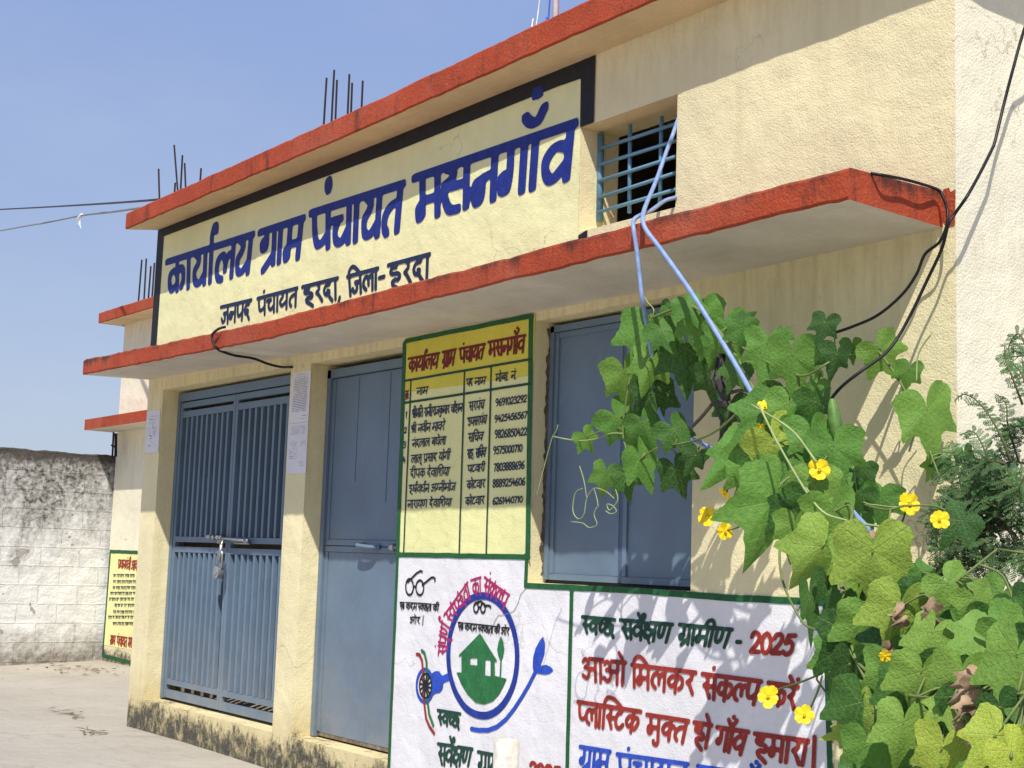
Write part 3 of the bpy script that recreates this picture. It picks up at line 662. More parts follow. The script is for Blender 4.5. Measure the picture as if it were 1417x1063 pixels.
rows = [q4(zd, 'नाम', 235,668, 343,653, 235,730, 327,716), q4(zd, 'पद', 665,590, 728,580, 668,655, 720,645), q4(zd, 'नाम', 738,580, 845,568, 736,645, 828,632), q4(zd, 'मोबा. नं.', 918,548, 1112,515, 918,616, 1102,588),
 q4(zd, '1', 138,872, 158,868, 136,928, 154,924), q4(zd, 'श्रीमति रानी/राजकुमार चौहान', 194,852, 640,800, 194,928, 630,868), q4(zd, 'सरपंच', 686,790, 832,768, 688,866, 818,846), q4(zd, '9691023292', 916,762, 1196,722, 918,826, 1190,788),
 q4(zd, '2', 128,1008, 152,1004, 126,1062, 150,1056), q4(zd, 'श्री नवीन भावरे', 185,990, 490,954, 186,1055, 474,1030), q4(zd, 'उपसरपंच', 672,926, 852,900, 680,998, 838,976), q4(zd, '9425456567', 908,904, 1200,866, 908,966, 1194,926),
 q4(ze, '3', 92,246, 112,244, 90,290, 110,288), q4(ze, 'नंदलाल बघेला', 150,234, 382,210, 152,286, 376,264), q4(ze, 'सचिव', 525,192, 637,180, 526,250, 622,236), q4(ze, '9826850422', 702,168, 926,150, 703,224, 922,202),
 q4(ze, '4', 87,346, 108,344, 85,390, 106,388), q4(ze, 'लालू प्रसाद योगी', 144,338, 412,310, 144,392, 402,364), q4(ze, 'सह. सचिव', 519,300, 653,284, 520,360, 642,345), q4(ze, '9575000710', 693,278, 894,262, 693,332, 890,312),
 q4(ze, 'दीपक देवाशिया', 138,430, 410,416, 138,488, 396,472), q4(ze, 'पटवारी', 522,404, 643,392, 523,454, 636,442), q4(ze, '7803888696', 696,392, 908,372, 695,446, 905,426),
 q4(ze, 'हर्षवर्धन अग्नीभोज', 130,536, 448,520, 130,592, 440,572), q4(ze, 'कोटवार', 516,508, 646,498, 516,564, 637,552), q4(ze, '8889254606', 689,498, 912,485, 688,552, 910,536),
 q4(ze, 'नारायण देवाशिया', 120,638, 422,626, 121,692, 412,676), q4(ze, 'कोटवार', 506,620, 641,608, 506,672, 633,662), q4(ze, '6261440710', 689,618, 896,608, 688,668, 893,652)]
lettering('name_lettering', rows, (.0037, .0035), P_NAVY, nb, -.0068)
lettering('serial_heading', [q4(zd, 'क्र.', 137,694, 176,686, 136,764, 172,758)], (.0045, .004), P_MAROON, nb, -.0068)

# the white mural
YM = -.003; xr = 6.735
mb = MB(); mb.add([(X4+.002, YM, .16), (XM, YM, .16), (XM, YM, ZM), (X5-.001, YM, ZM), (X5-.001, YM, ZT), (X4+.002, YM, ZT)], [[0, 1, 2, 3, 4, 5]])
mb.add([(XM, YM, .16), (xr, YM, .16), (xr, YM, ZM), (XM, YM, ZM)], [[0, 1, 2, 3]])
mur = mb.build('white_mural', MURAL, bld)
mz = lambda x, z: (x, z)
lines('border', [[mz(X4+.01, .16), mz(X4+.008, ZT-.004)], [mz(X5-.006, ZT+.0), mz(X5-.008, ZM-.002), mz(5.6, ZM+.004), mz(6.2, ZM-.004), mz(xr-.01, ZM)], [mz(XM, ZM), mz(XM+.004, .16)], [mz(xr-.015, ZM), mz(xr+.015, .5), mz(xr+.02, .16)]], .0135, P_GREEN, mur, -.0058, px=False)
# spectacles and slogans
def ell(cx, cy, rx, ry, z, n=28): return [z(cx+rx*math.cos(2*math.pi*i/n), cy+ry*math.sin(2*math.pi*i/n)) for i in range(n+1)]
lines('spectacles_drawing', [ell(207, 285, 29, 60, zf), ell(285, 290, 29, 56, zf), [zf(236, 285), zf(246, 280), zf(256, 286)], [zf(195, 250), zf(225, 218), zf(262, 180), zf(292, 164), zf(303, 172)], [zf(303, 270), zf(345, 236), zf(372, 214), zf(390, 212), zf(401, 224), zf(398, 242)]], .0058, P_BLACK, mur, -.0068, wob=.3)
lines('spectacles_drawing', [ell(709, 441, 17, 36, zf, 20), ell(761, 443, 17, 36, zf, 20), [zf(726, 440), zf(735, 436), zf(744, 440)], [zf(700, 415), zf(720, 400), zf(745, 393), zf(757, 402)], [zf(770, 425), zf(790, 424), zf(815, 428), zf(820, 442)]], .0056, P_BLACK, mur, -.0068, wob=.3)
lettering('slogan_lettering', [q4(zf, 'एक', 132,396, 172,398, 134,448, 170,452), q4(zf, 'कदम', 176,398, 268,402, 178,452, 262,458), q4(zf, 'स्वच्छता', 268,402, 376,410, 270,458, 372,462), q4(zf, 'की', 380,412, 434,414, 382,462, 426,466),
   q4(zf, 'ओर', 205,505, 290,510, 207,556, 284,562), q4(zf, '।', 298,500, 322,502, 296,566, 316,566)], (.0037, .0034), P_BLACK, mur, -.0066)
lettering('slogan_lettering', [q4(zf, 'एक', 570,545, 618,552, 572,602, 614,610), q4(zf, 'कदम', 620,552, 720,562, 620,608, 716,620), q4(zf, 'स्वच्छता', 720,562, 842,576, 720,618, 838,630), q4(zf, 'की', 842,576, 894,582, 844,630, 888,636), q4(zf, 'ओर', 894,582, 966,590, 896,638, 958,646)], (.0037, .0034), P_BLACK, mur, -.0066)
# the round emblem
C0 = pxz((669.3, 908)); eL = pxz((621.5, 904)); eR = pxz((717, 911)); eT = pxz((668.5, 824.5)); eB = pxz((669.5, 991))
erx = (eR[0]-eL[0])/2; ery = (eT[1]-eB[1])/2; ecx = (eL[0]+eR[0])/2; ecz = (eT[1]+eB[1])/2
ring = [(ecx+erx*math.cos(2*math.pi*i/72), ecz+ery*math.sin(2*math.pi*i/72)) for i in range(73)]
lines('emblem_ring', [ring], .0185, paint('emblem_ring_paint', (.012, .035, .26), .2), mur, -.0061, wob=.1, px=False)
lines('emblem_house', [[zf(585, 803), zf(738, 645), zf(860, 842)], [zf(897, 848), zf(895, 900), zg_(858, 300)]], .006, P_LGREEN, mur, -.0063, wob=.2,
   fills=[[zf(738, 642), zf(860, 842), zf(850, 842), zg_(820, 290), zg_(905, 312), zg_(880, 370), zg_(850, 425), zg_(805, 475), zg_(742, 498), zg_(680, 485), zg_(620, 425), zg_(575, 350), zg_(540, 265), zg_(577, 266), zf(598, 803), zf(586, 803)],
          [zf(897, 655), zf(915, 700), zf(922, 760), zf(912, 815), zf(897, 850), zf(880, 815), zf(868, 760), zf(878, 700)]],
   holes=[[zf(666, 822), zf(718, 822), zf(718, 877), zf(665, 872)], [zf(780, 834), zf(818, 838), zg_(788, 293), zg_(748, 288)]])
lines('leaf_drawing', [[zg_(648, 675), zg_(700, 685), zg_(770, 685), zg_(835, 660), zg_(900, 605), zg_(960, 530), zg_(1020, 435), zg_(1070, 350), zg_(1112, 265)]], .0115, P_EBLUE, mur, -.0061, wob=.15,
   fills=[[zg_(1170, 5), zg_(1184, 60), zg_(1180, 130), zg_(1160, 190), zg_(1140, 240), zg_(1108, 285), zg_(1094, 230), zg_(1096, 160), zg_(1115, 90), zg_(1145, 35)],
          [zg_(1112, 268), zg_(1150, 218), zg_(1190, 210), zg_(1225, 225), zg_(1246, 252), zg_(1215, 275), zg_(1180, 282), zg_(1140, 274)]])
lines('plug_drawing', [ell(311, 362, 60, 118, zg_, 40)], .010, P_EBLUE, mur, -.0060, wob=.15,
   fills=[[zg_(362, 272), zg_(385, 256), zg_(415, 256), zg_(432, 285), zg_(440, 288), zg_(490, 265), zg_(505, 320), zg_(445, 342), zg_(440, 385), zg_(420, 412), zg_(385, 420), zg_(362, 440), zg_(376, 390), zg_(378, 330)]])
lines('wheel_drawing', [ell(316, 362, 44, 88, zg_, 32)]+[[zg_(316, 362), zg_(316+40*math.cos(a), 362+82*math.sin(a))] for a in [2*math.pi*i/12+.2 for i in range(12)]], .0055, P_BLACK, mur, -.0067, wob=.1)
lines('green_wire_drawing', [[zg_(288, 106), zg_(308, 125), zg_(322, 185), zg_(328, 300), zg_(330, 480), zg_(342, 570), zg_(372, 650)]], .0095, P_LGREEN, mur, -.0063)
lines('red_wire_drawing', [[zg_(252, 133), zg_(272, 138), zg_(290, 180), zg_(300, 300), zg_(305, 480), zg_(320, 600), zg_(345, 660), zg_(378, 708)]], .0095, P_RED, mur, -.0064)
arc = [(424, 800), (424, 720), (436, 620), (466, 500), (518, 395), (585, 305), (655, 243), (742, 212), (822, 224), (900, 282), (972, 358)]
AP = smooth([tuple(pxz(zf(*p))) for p in arc], 10)
S, adv = layout('संपूर्ण स्वच्छता का संकल्प'); seg = np.r_[0, np.cumsum(np.linalg.norm(np.diff(AP, axis=0), axis=1))]
HA = .088; P = []
for s in S:
    o = []
    for q in smooth(s):
        L = np.clip(q[0]/adv, 0, 1)*seg[-1]*.985; c = np.array([np.interp(L, seg, AP[:, 0]), np.interp(L, seg, AP[:, 1])])
        c2 = np.array([np.interp(L+.02, seg, AP[:, 0]), np.interp(L+.02, seg, AP[:, 1])]); c1 = np.array([np.interp(L-.02, seg, AP[:, 0]), np.interp(L-.02, seg, AP[:, 1])])
        tg = (c2-c1)/max(1e-6, np.linalg.norm(c2-c1)); o.append(c+np.array([-tg[1], tg[0]])*(q[1]-1)*HA)
    P.append(np.array(o))
V2, F = brush(P, (.0055, .0055)); on_wall(V2, F, 'arched_lettering', P_MAG, mur, -.0066)
lettering('survey_lettering', [q4(zg_, 'स्वच्छ', 398,526, 577,556, 400,640, 565,660), q4(zg_, 'सर्वेक्षण', 400,768, 667,812, 402,930, 640,940), q4(zg_, 'ग्रामीण', 690,826, 988,884, 690,985, 965,1020)], (.0094, .0084), P_DGREEN, mur, -.0066)
lettering('survey_lettering', [q4(zh, 'स्वच्छ', 95,152, 278,170, 97,244, 268,256), q4(zh, 'सर्वेक्षण', 290,168, 578,194, 300,270, 548,292), q4(zh, 'ग्रामीण', 597,192, 887,220, 590,296, 852,318), q4(zh, '-', 885,230, 930,232, 885,340, 930,342)], (.0094, .0084), P_DGREEN, mur, -.0066)
lettering('year_lettering', [q4(zg_, '2025', 1064,898, 1306,944, 1062,1010, 1296,1050)], (.0102, .0094), P_RED, mur, -.0067)
lettering('slogan_red_lettering', [q4(zh, '2025', 962,228, 1218,246, 958,342, 1192,358),
   q4(zh, 'आओ', 90,362, 332,390, 95,480, 326,512), q4(zh, 'मिलकर', 350,398, 698,440, 352,518, 682,560), q4(zh, 'संकल्प', 714,444, 1038,486, 714,575, 1004,612), q4(zh, 'करें', 1053,490, 1228,512, 1060,605, 1205,640),
   q4(zh, 'प्लास्टिक', 72,588, 414,642, 74,710, 392,758), q4(zh, 'मुक्त', 428,654, 662,690, 430,772, 634,810), q4(zh, 'हो', 672,694, 780,712, 668,812, 754,838), q4(zh, 'गाँव', 790,720, 972,746, 780,838, 934,872), q4(zh, 'हमारा', 983,752, 1282,792, 980,880, 1258,925), q4(zh, '।', 1280,772, 1318,776, 1275,940, 1312,944)], (.0102, .0094), P_RED, mur, -.0067)
lettering('village_lettering', [q4(zh, 'ग्राम', 85,820, 255,848, 78,940, 240,968), q4(zh, 'पंचायत', 275,858, 655,912, 278,985, 640,1035), q4(zh, 'मसनगाँव', 690,920, 1100,980, 690,1045, 1090,1105)], (.0102, .0094), P_EBLUE, mur, -.0068)
# hairline crack from the window corner
crk = [(730, 813), (722, 822), (718, 835), (712, 846), (704, 849), (690, 852), (685, 862), (680, 880)]
lines('crack', [crk], .0016, plain('crack_dark', (.2, .18, .17)), mur, -.0064, wob=3)

# ---- steel gate in the first doorway
GY = .125
gate = MB()
gate.box((X1+.004, GY, .226), (X1+.05, GY+.05, 2.405)); gate.box((X2-.05, GY, .226), (X2-.004, GY+.05, 2.405)); gate.box((X1+.004, GY, 2.408), (X2-.004, GY+.05, 2.468))
g_o = gate.build('steel_gate', GATE, bld)
xm = 1.268
for a, b in ((X1+.054, xm-.003), (xm+.003, X2-.054)):
    m = MB(); y0, y1 = GY+.006, GY+.046
    m.box((a, y0, .232), (a+.036, y1, 2.398)); m.box((b-.036, y0, .232), (b, y1, 2.398))
    for z0, z1 in ((2.356, 2.398), (2.285, 2.332), (1.362, 1.402), (1.288, 1.328), (.327, .366), (.232, .290)):
        m.box((a+.038, y0+.001, z0), (b-.038, y1-.001, z1))
    leaf = m.build('gate_leaf', GATE, g_o)
    k = 10
    for z0, z1 in ((.368, 1.286), (1.404, 2.283)):
        m2 = MB()
        for i in range(1, k):
            xc = a+.036+(b-a-.072)*i/k
            m2.box((xc-.015, y0+.001, z0), (xc+.015, y0+.030, z1))
        m2.build('gate_bars', GATE, g_o)
bm_ = MB()
zc_ = 1.392
bm_.tube([(1.02, GY-.028, zc_+.012), (1.62, GY-.034, zc_-.012)], .010, 10)
for x in (1.02, 1.61): bm_.tube([(x-.012, GY-.029, zc_+.012-.04*(x-1.02)), (x+.035, GY-.030, zc_+.010-.04*(x-1.02))], .016, 10)
for x in (1.10, 1.17, 1.22): bm_.tube([(x, GY-.03, zc_+.008), (x+.018, GY-.03, zc_+.007)], .018, 10)
bm_.box((1.14, GY-.016, zc_-.035), (1.19, GY+.005, zc_+.02)); bm_.box((1.40, GY-.016, zc_-.035), (1.62, GY+.005, zc_-.022))
bm_.tube([(1.27, GY-.032, zc_), (1.275, GY-.05, zc_-.06), (1.255, GY-.05, zc_-.11)], .009, 8)
bm_.build('sliding_bolt', ZINC, g_o, True)
# padlock
pl = empty('padlock', W(303, 788, .06), 'shiny padlock hanging from the bolt of the barred blue gate', 'padlock')
m = MB(); c = W(304, 786, .065)
ring_ = [c+Vector((.04*math.cos(t)*.9+.008, -.006, .07+.055*math.sin(t))) for t in [math.pi*i/8 for i in range(9)]]
m.tube([c+Vector((.045, -.006, .0))]+ring_+[c+Vector((-.03, -.006, .0))], .008, 8); m.tube([c+Vector((.03, -.012, .16)), c+Vector((.015, -.012, .04))], .013, 8)
m.build('shackle', ZINC, pl, True)
m = MB(); m.tube([c+Vector((0, -.028, -.03)), c+Vector((0, .012, -.03))], .043, 16); m.tube([c+Vector((0, -.033, -.03)), c+Vector((0, -.028, -.03))], .02, 12)
m.build('lock_body', BRASS, pl)

# ---- plain steel door in the second doorway
DY = .13
m = MB(); m.box((X3+.003, DY-.01, .216), (X3+.045, DY+.05, 2.45)); m.box((X4-.045, DY-.01, .216), (X4-.003, DY+.05, 2.45)); m.box((X3+.003, DY-.01, 2.40), (X4-.003, DY+.049, 2.452))
d_o = m.build('steel_door', BLUE, bld)
m = MB()
m.box((X3+.050, DY+.012, .245), (X4-.05, DY+.03, 1.325)); m.box((X3+.050, DY+.012, 1.403), (X4-.05, DY+.03, 2.395))
m.box((X3+.050, DY+.004, 1.327), (X4-.05, DY+.03, 1.361)); m.box((X3+.050, DY+.006, 1.366), (X4-.05, DY+.03, 1.401))
m.box((X3+.050, DY+.006, 1.404), (X3+.085, DY+.0115, 2.39)); m.box((X3+.050, DY+.006, .25), (X3+.085, DY+.0115, 1.324))
m.box((X3+.36, DY+.008, 1.75), (X3+.364, DY+.0118, 2.38)); m.box((X3+.72, DY+.008, 1.62), (X3+.724, DY+.0118, 2.38))
m.build('door_leaf', BLUE, d_o)
m = MB(); m.box((X3+.050, DY+.0135, .222), (X4-.05, DY+.029, .243)); m.build('rusty_kick_strip', plain('rusted_steel', (.20, .15, .10), .8, 0, .5, 25), d_o)
m = MB()
hx, hz = 3.13, 1.366
hp = [(hx-.05, DY+.002, hz+.005), (hx-.045, DY-.04, hz+.004), (hx+.0, DY-.05, hz), (hx+.10, DY-.04, hz-.006), (hx+.14, DY+.002, hz-.004)]
m.tube(cr3(hp), .013, 8); m.box((hx-.07, DY+.0, hz-.012), (hx-.03, DY+.0035, hz+.02)); m.build('handle', BLUE, d_o, True)
m = MB(); m.tube([(3.42, DY-.012, 1.362), (3.56, DY-.012, 1.362)], .012, 8); m.tube([(3.415, DY-.012, 1.362), (3.445, DY-.012, 1.362)], .022, 10); m.build('latch', ZINC, d_o, True)

# ---- steel window shutters
WY = .09
m = MB(); x0, x1, z0, z1 = X5+.004, X6-.003, ZM+.03, ZH-.02
m.box((x0, WY, z0), (x0+.03, WY+.05, z1)); m.box((x1-.03, WY, z0), (x1, WY+.05, z1)); m.box((x0, WY, z1-.03), (x1, WY+.049, z1+.002)); 
w_o = m.build('steel_window', BLUE, bld)
for a, b in ((x0+.033, 5.400), (5.428, x1-.033)):
    m = MB(); m.box((a, WY+.020, z0+.03), (b, WY+.034, z1-.032))
    m.box((a, WY+.008, z0), (b, WY+.03, z0+.029)); m.box((a, WY+.010, z0+.031), (a+.026, WY+.0195, z1-.033)); m.box((b-.026, WY+.010, z0+.031), (b, WY+.0195, z1-.033)); m.box((a+.027, WY+.012, z1-.06), (b-.027, WY+.0195, z1-.033))
    m.build('shutter_leaf', BLUE, w_o)
m = MB(); m.box((5.402, WY+.012, z0+.002), (5.426, WY+.03, z1-.034)); m.build('shutter_seam', DARKBLUE, w_o)
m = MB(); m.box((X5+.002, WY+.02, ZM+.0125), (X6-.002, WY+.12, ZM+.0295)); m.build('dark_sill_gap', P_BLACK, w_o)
# broken mortar down the window jamb and the two door jambs
def chips(name, x, z0, z1, ya, yb, m_, parent, s):
    V = []; F = []; n = int((z1-z0)/.018)
    for i in range(n+1):
        z = z0+(z1-z0)*i/n; wv = max(.002, (yb-ya)*(.45+.55*noise.noise(Vector((z*9, s, 1)))+.5*noise.noise(Vector((z*31, s, 4)))))
        V += [(x, yb-wv, z), (x+.006*noise.noise(Vector((z*20, s, 8)))+.004, yb, z)]
        if i: F.append([2*i-2, 2*i-1, 2*i+1, 2*i])
    return mesh(name, V, F, m_, parent)
MORT = plain('broken_mortar', (.12, .095, .07), .95, 0, .6, 40, 1)
chips('chipped_jamb', X5+.003, 1.25, 2.46, .055, WY+.001, MORT, bld, 1); 

# ---- high barred opening
sc_ = 180/870; zn = lambda x, y: (780+x*sc_, 120+y*sc_); NY = .105
m = MB()
for a, b, r in (((248, 318), (240, 900), .017), ((445, 255), (440, 845), .010), ((655, 200), (645, 785), .010)): m.tube([W(*zn(*a), NY+.012), W(*zn(*b), NY+.012)], r, 8)
for a, b in (((235, 418), (790, 236)), ((235, 524), (790, 350)), ((235, 632), (790, 456)), ((235, 744), (790, 564)), ((225, 842), (790, 676))): m.tube([W(*zn(*a), NY), W(*zn(*b), NY)], .0095, 8)
m.build('window_grille', GRILLE, bld, True)
m = MB(); m.tube([W(*zn(266, 735), NY+.06), W(*zn(330, 880), NY+.10)], .008, 6); m.tube([W(*zn(266, 800), NY+.07), W(*zn(300, 885), NY+.1)], .007, 6)
tag(m.build('wooden_stick', WOODM), 'pale sticks leaning inside the high barred opening', 'stick')
# red patch at the wall corner where the canopy ends, and mould above it
lines('corner_paint', [], .006, RED, bld, -.003, fills=[[(1300, 300), (1306, 262), (1314, 260), (1316, 266), (1323, 262), (1322, 312), (1312, 314)]])

# ---- rear wing behind the front block
wing = empty('rear_wing', (-3.2, 4.5, 0), 'lower cream wing with red roof edge and canopy, set back at far left', 'building')
xa, ya = -5.90, 2.05
m = MB(); m.add([(xa,ya,-.05),(-.003,ya,-.05),(-.003,ya,3.95),(xa,ya,3.95)], [[0,1,2,3]]); m.add([(xa,ya,-.05),(xa,7,-.05),(xa,7,3.95),(xa,ya,3.95)], [[3,2,1,0]]); m.add([(xa,7,-.05),(-.003,7,-.05),(-.003,7,3.95),(xa,7,3.95)], [[3,2,1,0]])
m.build('wall', CREAM2, wing)
slab('roof_slab', [(xa-.12, 1.77, 3.932, 3.935), (-.02, 1.77, 3.90, 3.92)], xa-.12, -.004, 7.1, [RED, SOFFITC], lambda x: .132, 11.0, .004, wing, ywall=ya)
def slab2(name, x0, x1, yf, yb, z0, z1, parent):
    m = MB(); m.cur = 0; m.box((x0, yf, z0), (x1, yb, z1)); o = m.build(name, [RED, SOFFIT], parent); o.data.polygons[0].material_index = 1; return o
slab2('canopy', -6.02, -.006, 1.69, 2.048, 2.652, 2.775, wing)
m = MB(); m.add([(xa-.12, 1.775, 3.9345), (-.004, 1.775, 3.905), (-.004, ya, 3.905), (xa-.12, ya, 3.9345)], [[3,2,1,0]]); m.build('roof_underside', SOFFITC, wing)
m = MB(); m.add([(xa+.01, ya-.003, .17), (-4.7, ya-.003, .17), (-4.7, ya-.003, 1.245), (xa+.01, ya-.003, 1.25)], [[0,1,2,3]]); ys = m.build('yellow_wall_sign', SIGNY, wing)
zs8 = Z(130, 740, 100, 190, 559, 1063); YS = ya-.003
lines('border', [[zs8(336, 138), zs8(128, 130), zs8(68, 935), zs8(290, 990)]], .02, P_GREEN, ys, YS-.003, ywall=YS)
def q5(t, *c): return (t, zs8(*c[0:2]), zs8(*c[2:4]), zs8(*c[4:6]), zs8(*c[6:8]))
lettering('heading_lettering', [q5('प्रधानमंत्री', 190,190, 292,196, 184,250, 284,268), q5('आवास', 294,196, 372,200, 286,266, 362,276)], (.011, .008), P_RED, ys, YS-.004, ywall=YS)
lettering('foot_lettering', [q5('ग्राम', 130,776, 172,780, 122,840, 166,848), q5('पंचायत', 178,780, 262,792, 176,850, 256,868), q5('मसनगाँव', 268,792, 360,802, 262,866, 350,876)], (.011, .008), P_RED, ys, YS-.004, ywall=YS)
g = random.Random(3); P = []
for i, (xs_, yy) in enumerate([(152, 318), (150, 366), (148, 412), (128, 456), (120, 500), (162, 548), (152, 600), (112, 640), (146, 690)]):
    x = xs_
    while x < 320:
        wl = g.uniform(14, 34); P.append(np.array([pxz(zs8(x, yy-12), YS), pxz(zs8(x+wl, yy-10), YS)]))
        k = x+3
        while k < x+wl: P.append(np.array([pxz(zs8(k, yy-10), YS), pxz(zs8(k-g.uniform(-2, 4), yy+g.uniform(6, 12)), YS)])); k += g.uniform(5, 9)
        x += wl+g.uniform(4, 8)
V2, F = brush(P, (.0055, .004)); on_wall(V2, F, 'small_print', P_NAVY, ys, YS-.004)
m = MB(); m.tube([W(157.2, 598, 1.9), W(155.4, 634, 1.9)], .012, 6); m.tube([W(160.5, 600, 1.95), W(160.0, 632, 1.95)], .018, 6); m.tube([W(154, 616, 1.88), W(160, 619, 1.92)], .012, 6)
tag(m.build('drain_rods', IRON), 'thin dark rods standing in the gap under the canopy of the rear wing', 'rod')

# ---- limewashed boundary wall
bwd = Vector((-.02, 1, 0)).normalized(); bn = Vector((bwd.y, -bwd.x, 0)); b0 = Vector((-5.955, 2.16, 0)); L = 7.0
V = []; F = []; UV = []
NXb, NZb = 150, 50
def wallpt(s, z): 
    d = .014*noise.noise(Vector((s*2.5, z*3, 2)))+.010*noise.noise(Vector((s*8, z*8, 6)))
    return b0 - bwd*s + bn*d + Vector((0, 0, z))
ztop = lambda s: 2.362+.012*s+.022*noise.noise(Vector((s*2.2, 4, 4)))+.018*noise.noise(Vector((s*9, 4, 4)))
for i in range(NXb+1):
    s = L*i/NXb
    for j in range(NZb+1): V.append(wallpt(s, -.15+(ztop(s)+.15)*j/NZb)); UV.append((s, V[-1].z))
    for q in (.07, .15, .22): V.append(b0-bwd*s-bn*q+Vector((0, 0, ztop(s)+.012*noise.noise(Vector((s*8, q*20, 1)))))); UV.append((s, 2.35+q))
    V.append(b0-bwd*s-bn*.225+Vector((0, 0, -.15))); UV.append((s, 4.8))
k = NZb+5
for i in range(NXb):
    for j in range(k-1): F.append([i*k+j, (i+1)*k+j, (i+1)*k+j+1, i*k+j+1])
F.append([NXb*k+j for j in range(k)]); F.append([j for j in range(k)][::-1])
bw = mesh('boundary_wall', V, F, boundary_mat())
uvl = bw.data.uv_layers.new(name='UVMap')
for lp in bw.data.loops: uvl.data[lp.index].uv = UV[lp.vertex_index]
tag(bw, 'limewashed block boundary wall with black mould along its top, at the left edge', 'wall')
# ------------------------------------------------------------ loose things
def rod(p0, p1, y, label, group, r=.008):
    a = W(*p0, y); b = W(*p1, y); m = MB(); b.z = min(b.z, 3.86); m.tube(cr3([a, (a+b)/2+Vector((random.uniform(-.006, .006), 0, 0)), b]), r, 6)
    return tag(m.build('rebar', IRON), label, 'rebar', group)
rb = [((452, 108), (447.5, 176), 'leftmost leaning rod of the middle cluster of roof bars'), ((462.5, 97), (459.5, 168), 'tallest rod of the middle cluster of roof bars'), ((466.3, 111), (464.5, 166), 'thin rod just right of the tallest roof bar in the middle cluster'),
      ((483.5, 103), (482.5, 160), 'taller rod of the touching pair in the middle cluster of roof bars'), ((487.3, 115), (486.3, 158), 'shorter rod of the touching pair in the middle cluster of roof bars'), ((502, 112), (501, 150), 'rightmost single rod of the middle cluster of roof bars')]
for a, b, l in rb: rod(a, b, .35, 'rusty reinforcement bar, '+l, 'rebars on the front roof')
rb = [((219.5, 234), (226, 275), 'outermost leaning rod at the far left end of the red roof'), ((241, 201), (253, 262), 'tallest slanting rod at the left end of the roof'), ((252.5, 215), (251.3, 262), 'upright rod crossing the tallest slanting one'),
      ((255.5, 226), (262.5, 256), 'short slanting rod right of the crossing pair'), ((278.3, 233), (277.5, 250), 'short upright stub right of the crossing rods'), ((242.5, 253), (242, 266), 'shortest stub between the leaning rods')]
for a, b, l in rb: rod(a, b, .25, 'rusty reinforcement bar, '+l, 'rebars on the front roof')
rb = [((196.3, 359.5), (191, 418), 'leftmost of the four above the rear wing roof'), ((202.5, 358), (199.7, 414), 'second of the four above the rear wing roof'), ((208.8, 368.5), (205, 412), 'short third of the four above the rear wing roof'), ((213.7, 364), (210.5, 410), 'rightmost of the four above the rear wing roof')]
for a, b, l in rb:
    a3, b3 = W(*a, 2.3), W(*b, 2.3); m = MB(); b3.z = 3.99; m.tube([a3, b3], .011, 6); tag(m.build('rebar', IRON), 'rusty reinforcement bar, '+l, 'rebar', 'rebars on the rear wing')
pt, pb = W(768.3, -60, .5), W(768.3, 40, .5); pb.z = 3.86
m = MB(); m.tube([pb, Vector((pb.x, pb.y, pt.z+1.2))], .018, 10)
tag(m.build('roof_pole', POLEW, None, True), 'thin white pole standing on the red roof edge at the top of the photo', 'pole')
def cable(name, pts, r, mat, label, cat='cable', n=8):
    m = MB(); m.tube(cr3(pts, 8), r, n); return tag(m.build(name, mat, None, True), label, cat)
top_ = Vector((pb.x, pb.y, pt.z+1.1))
cable('aerial_wire', [top_, W(745, 15, .45), W(737, 30, .4), Vector((W(733, 40, .35).x, .35, 3.9))], .004, POLEW, 'thin pale wire curving down from the white roof pole', 'wire')
cable('aerial_wire', [top_+Vector((0, 0, -.1)), W(760, 12, .48), W(756, 28, .45), Vector((W(755, 34, .4).x, .4, 3.9))], .005, plain('blue_wire', (.05, .12, .45), .5), 'thin blue wire hanging close beside the white roof pole', 'wire')
e1 = W(205, 278, .6); e1.z = 3.9
fa, fb = W(-500, 312, 7), W(-200, 300, 4.5); fc, fd = W(-500, 420, 8), W(-200, 357, 5)
cable('overhead_cable', [fa+(fa-fb)*5+Vector((0, 0, 2.5)), fa+(fa-fb)*2+Vector((0, 0, .3)), fa, W(-200, 300, 4.5), W(0, 290, 2.6), W(110, 284, 1.5), W(205, 277.5, .7), W(230, 274, .6)], .011, CABLE, 'taut dark overhead cable meeting the roof corner, upper of two')
cable('overhead_cable', [fc+(fc-fd)*5+Vector((0, 0, 7)), fc+(fc-fd)*2+Vector((0, 0, 1.2)), fc, W(-200, 357, 5), W(0, 319.5, 3), W(60, 309, 2.3), W(112, 298.5, 1.7), W(150, 294, 1.2), W(182, 289.5, .7), W(210, 286, .6)], .012, WIRE, 'sagging grey overhead cable with a knotted tie, lower of two')
m = MB(); kc = W(111, 300, 1.7)
for i in range(5):
    m.tube(cr3([kc+Vector((random.uniform(-.05, .05), 0, random.uniform(-.01, .03))), kc+Vector((random.uniform(-.07, .07), 0, -.06)), kc+Vector((random.uniform(-.06, .06), 0, random.uniform(-.16, -.08)))]), .004, 5)
m.tube([kc+Vector((-.06, 0, -.01)), kc+Vector((.06, 0, .012))], .022, 8)
tag(m.build('cable_tie', POLEW), 'knotted pale scrap of binding on the lower sagging cable', 'binding')
# short black cable looping under the canopy
cable('door_cable', [W(312, 452.5, -.50), W(303, 455, -.54), W(294, 463, -.546), W(294.5, 474, -.545), W(301, 483, -.52), W(306, 486, -.46), W(325, 492, -.36), W(350, 496, -.22), W(372, 504, -.10), W(390, 508, -.03), W(404, 508, -.012)], .008, CABLE, 'black cable looping over the canopy edge to the pillar above the gate')
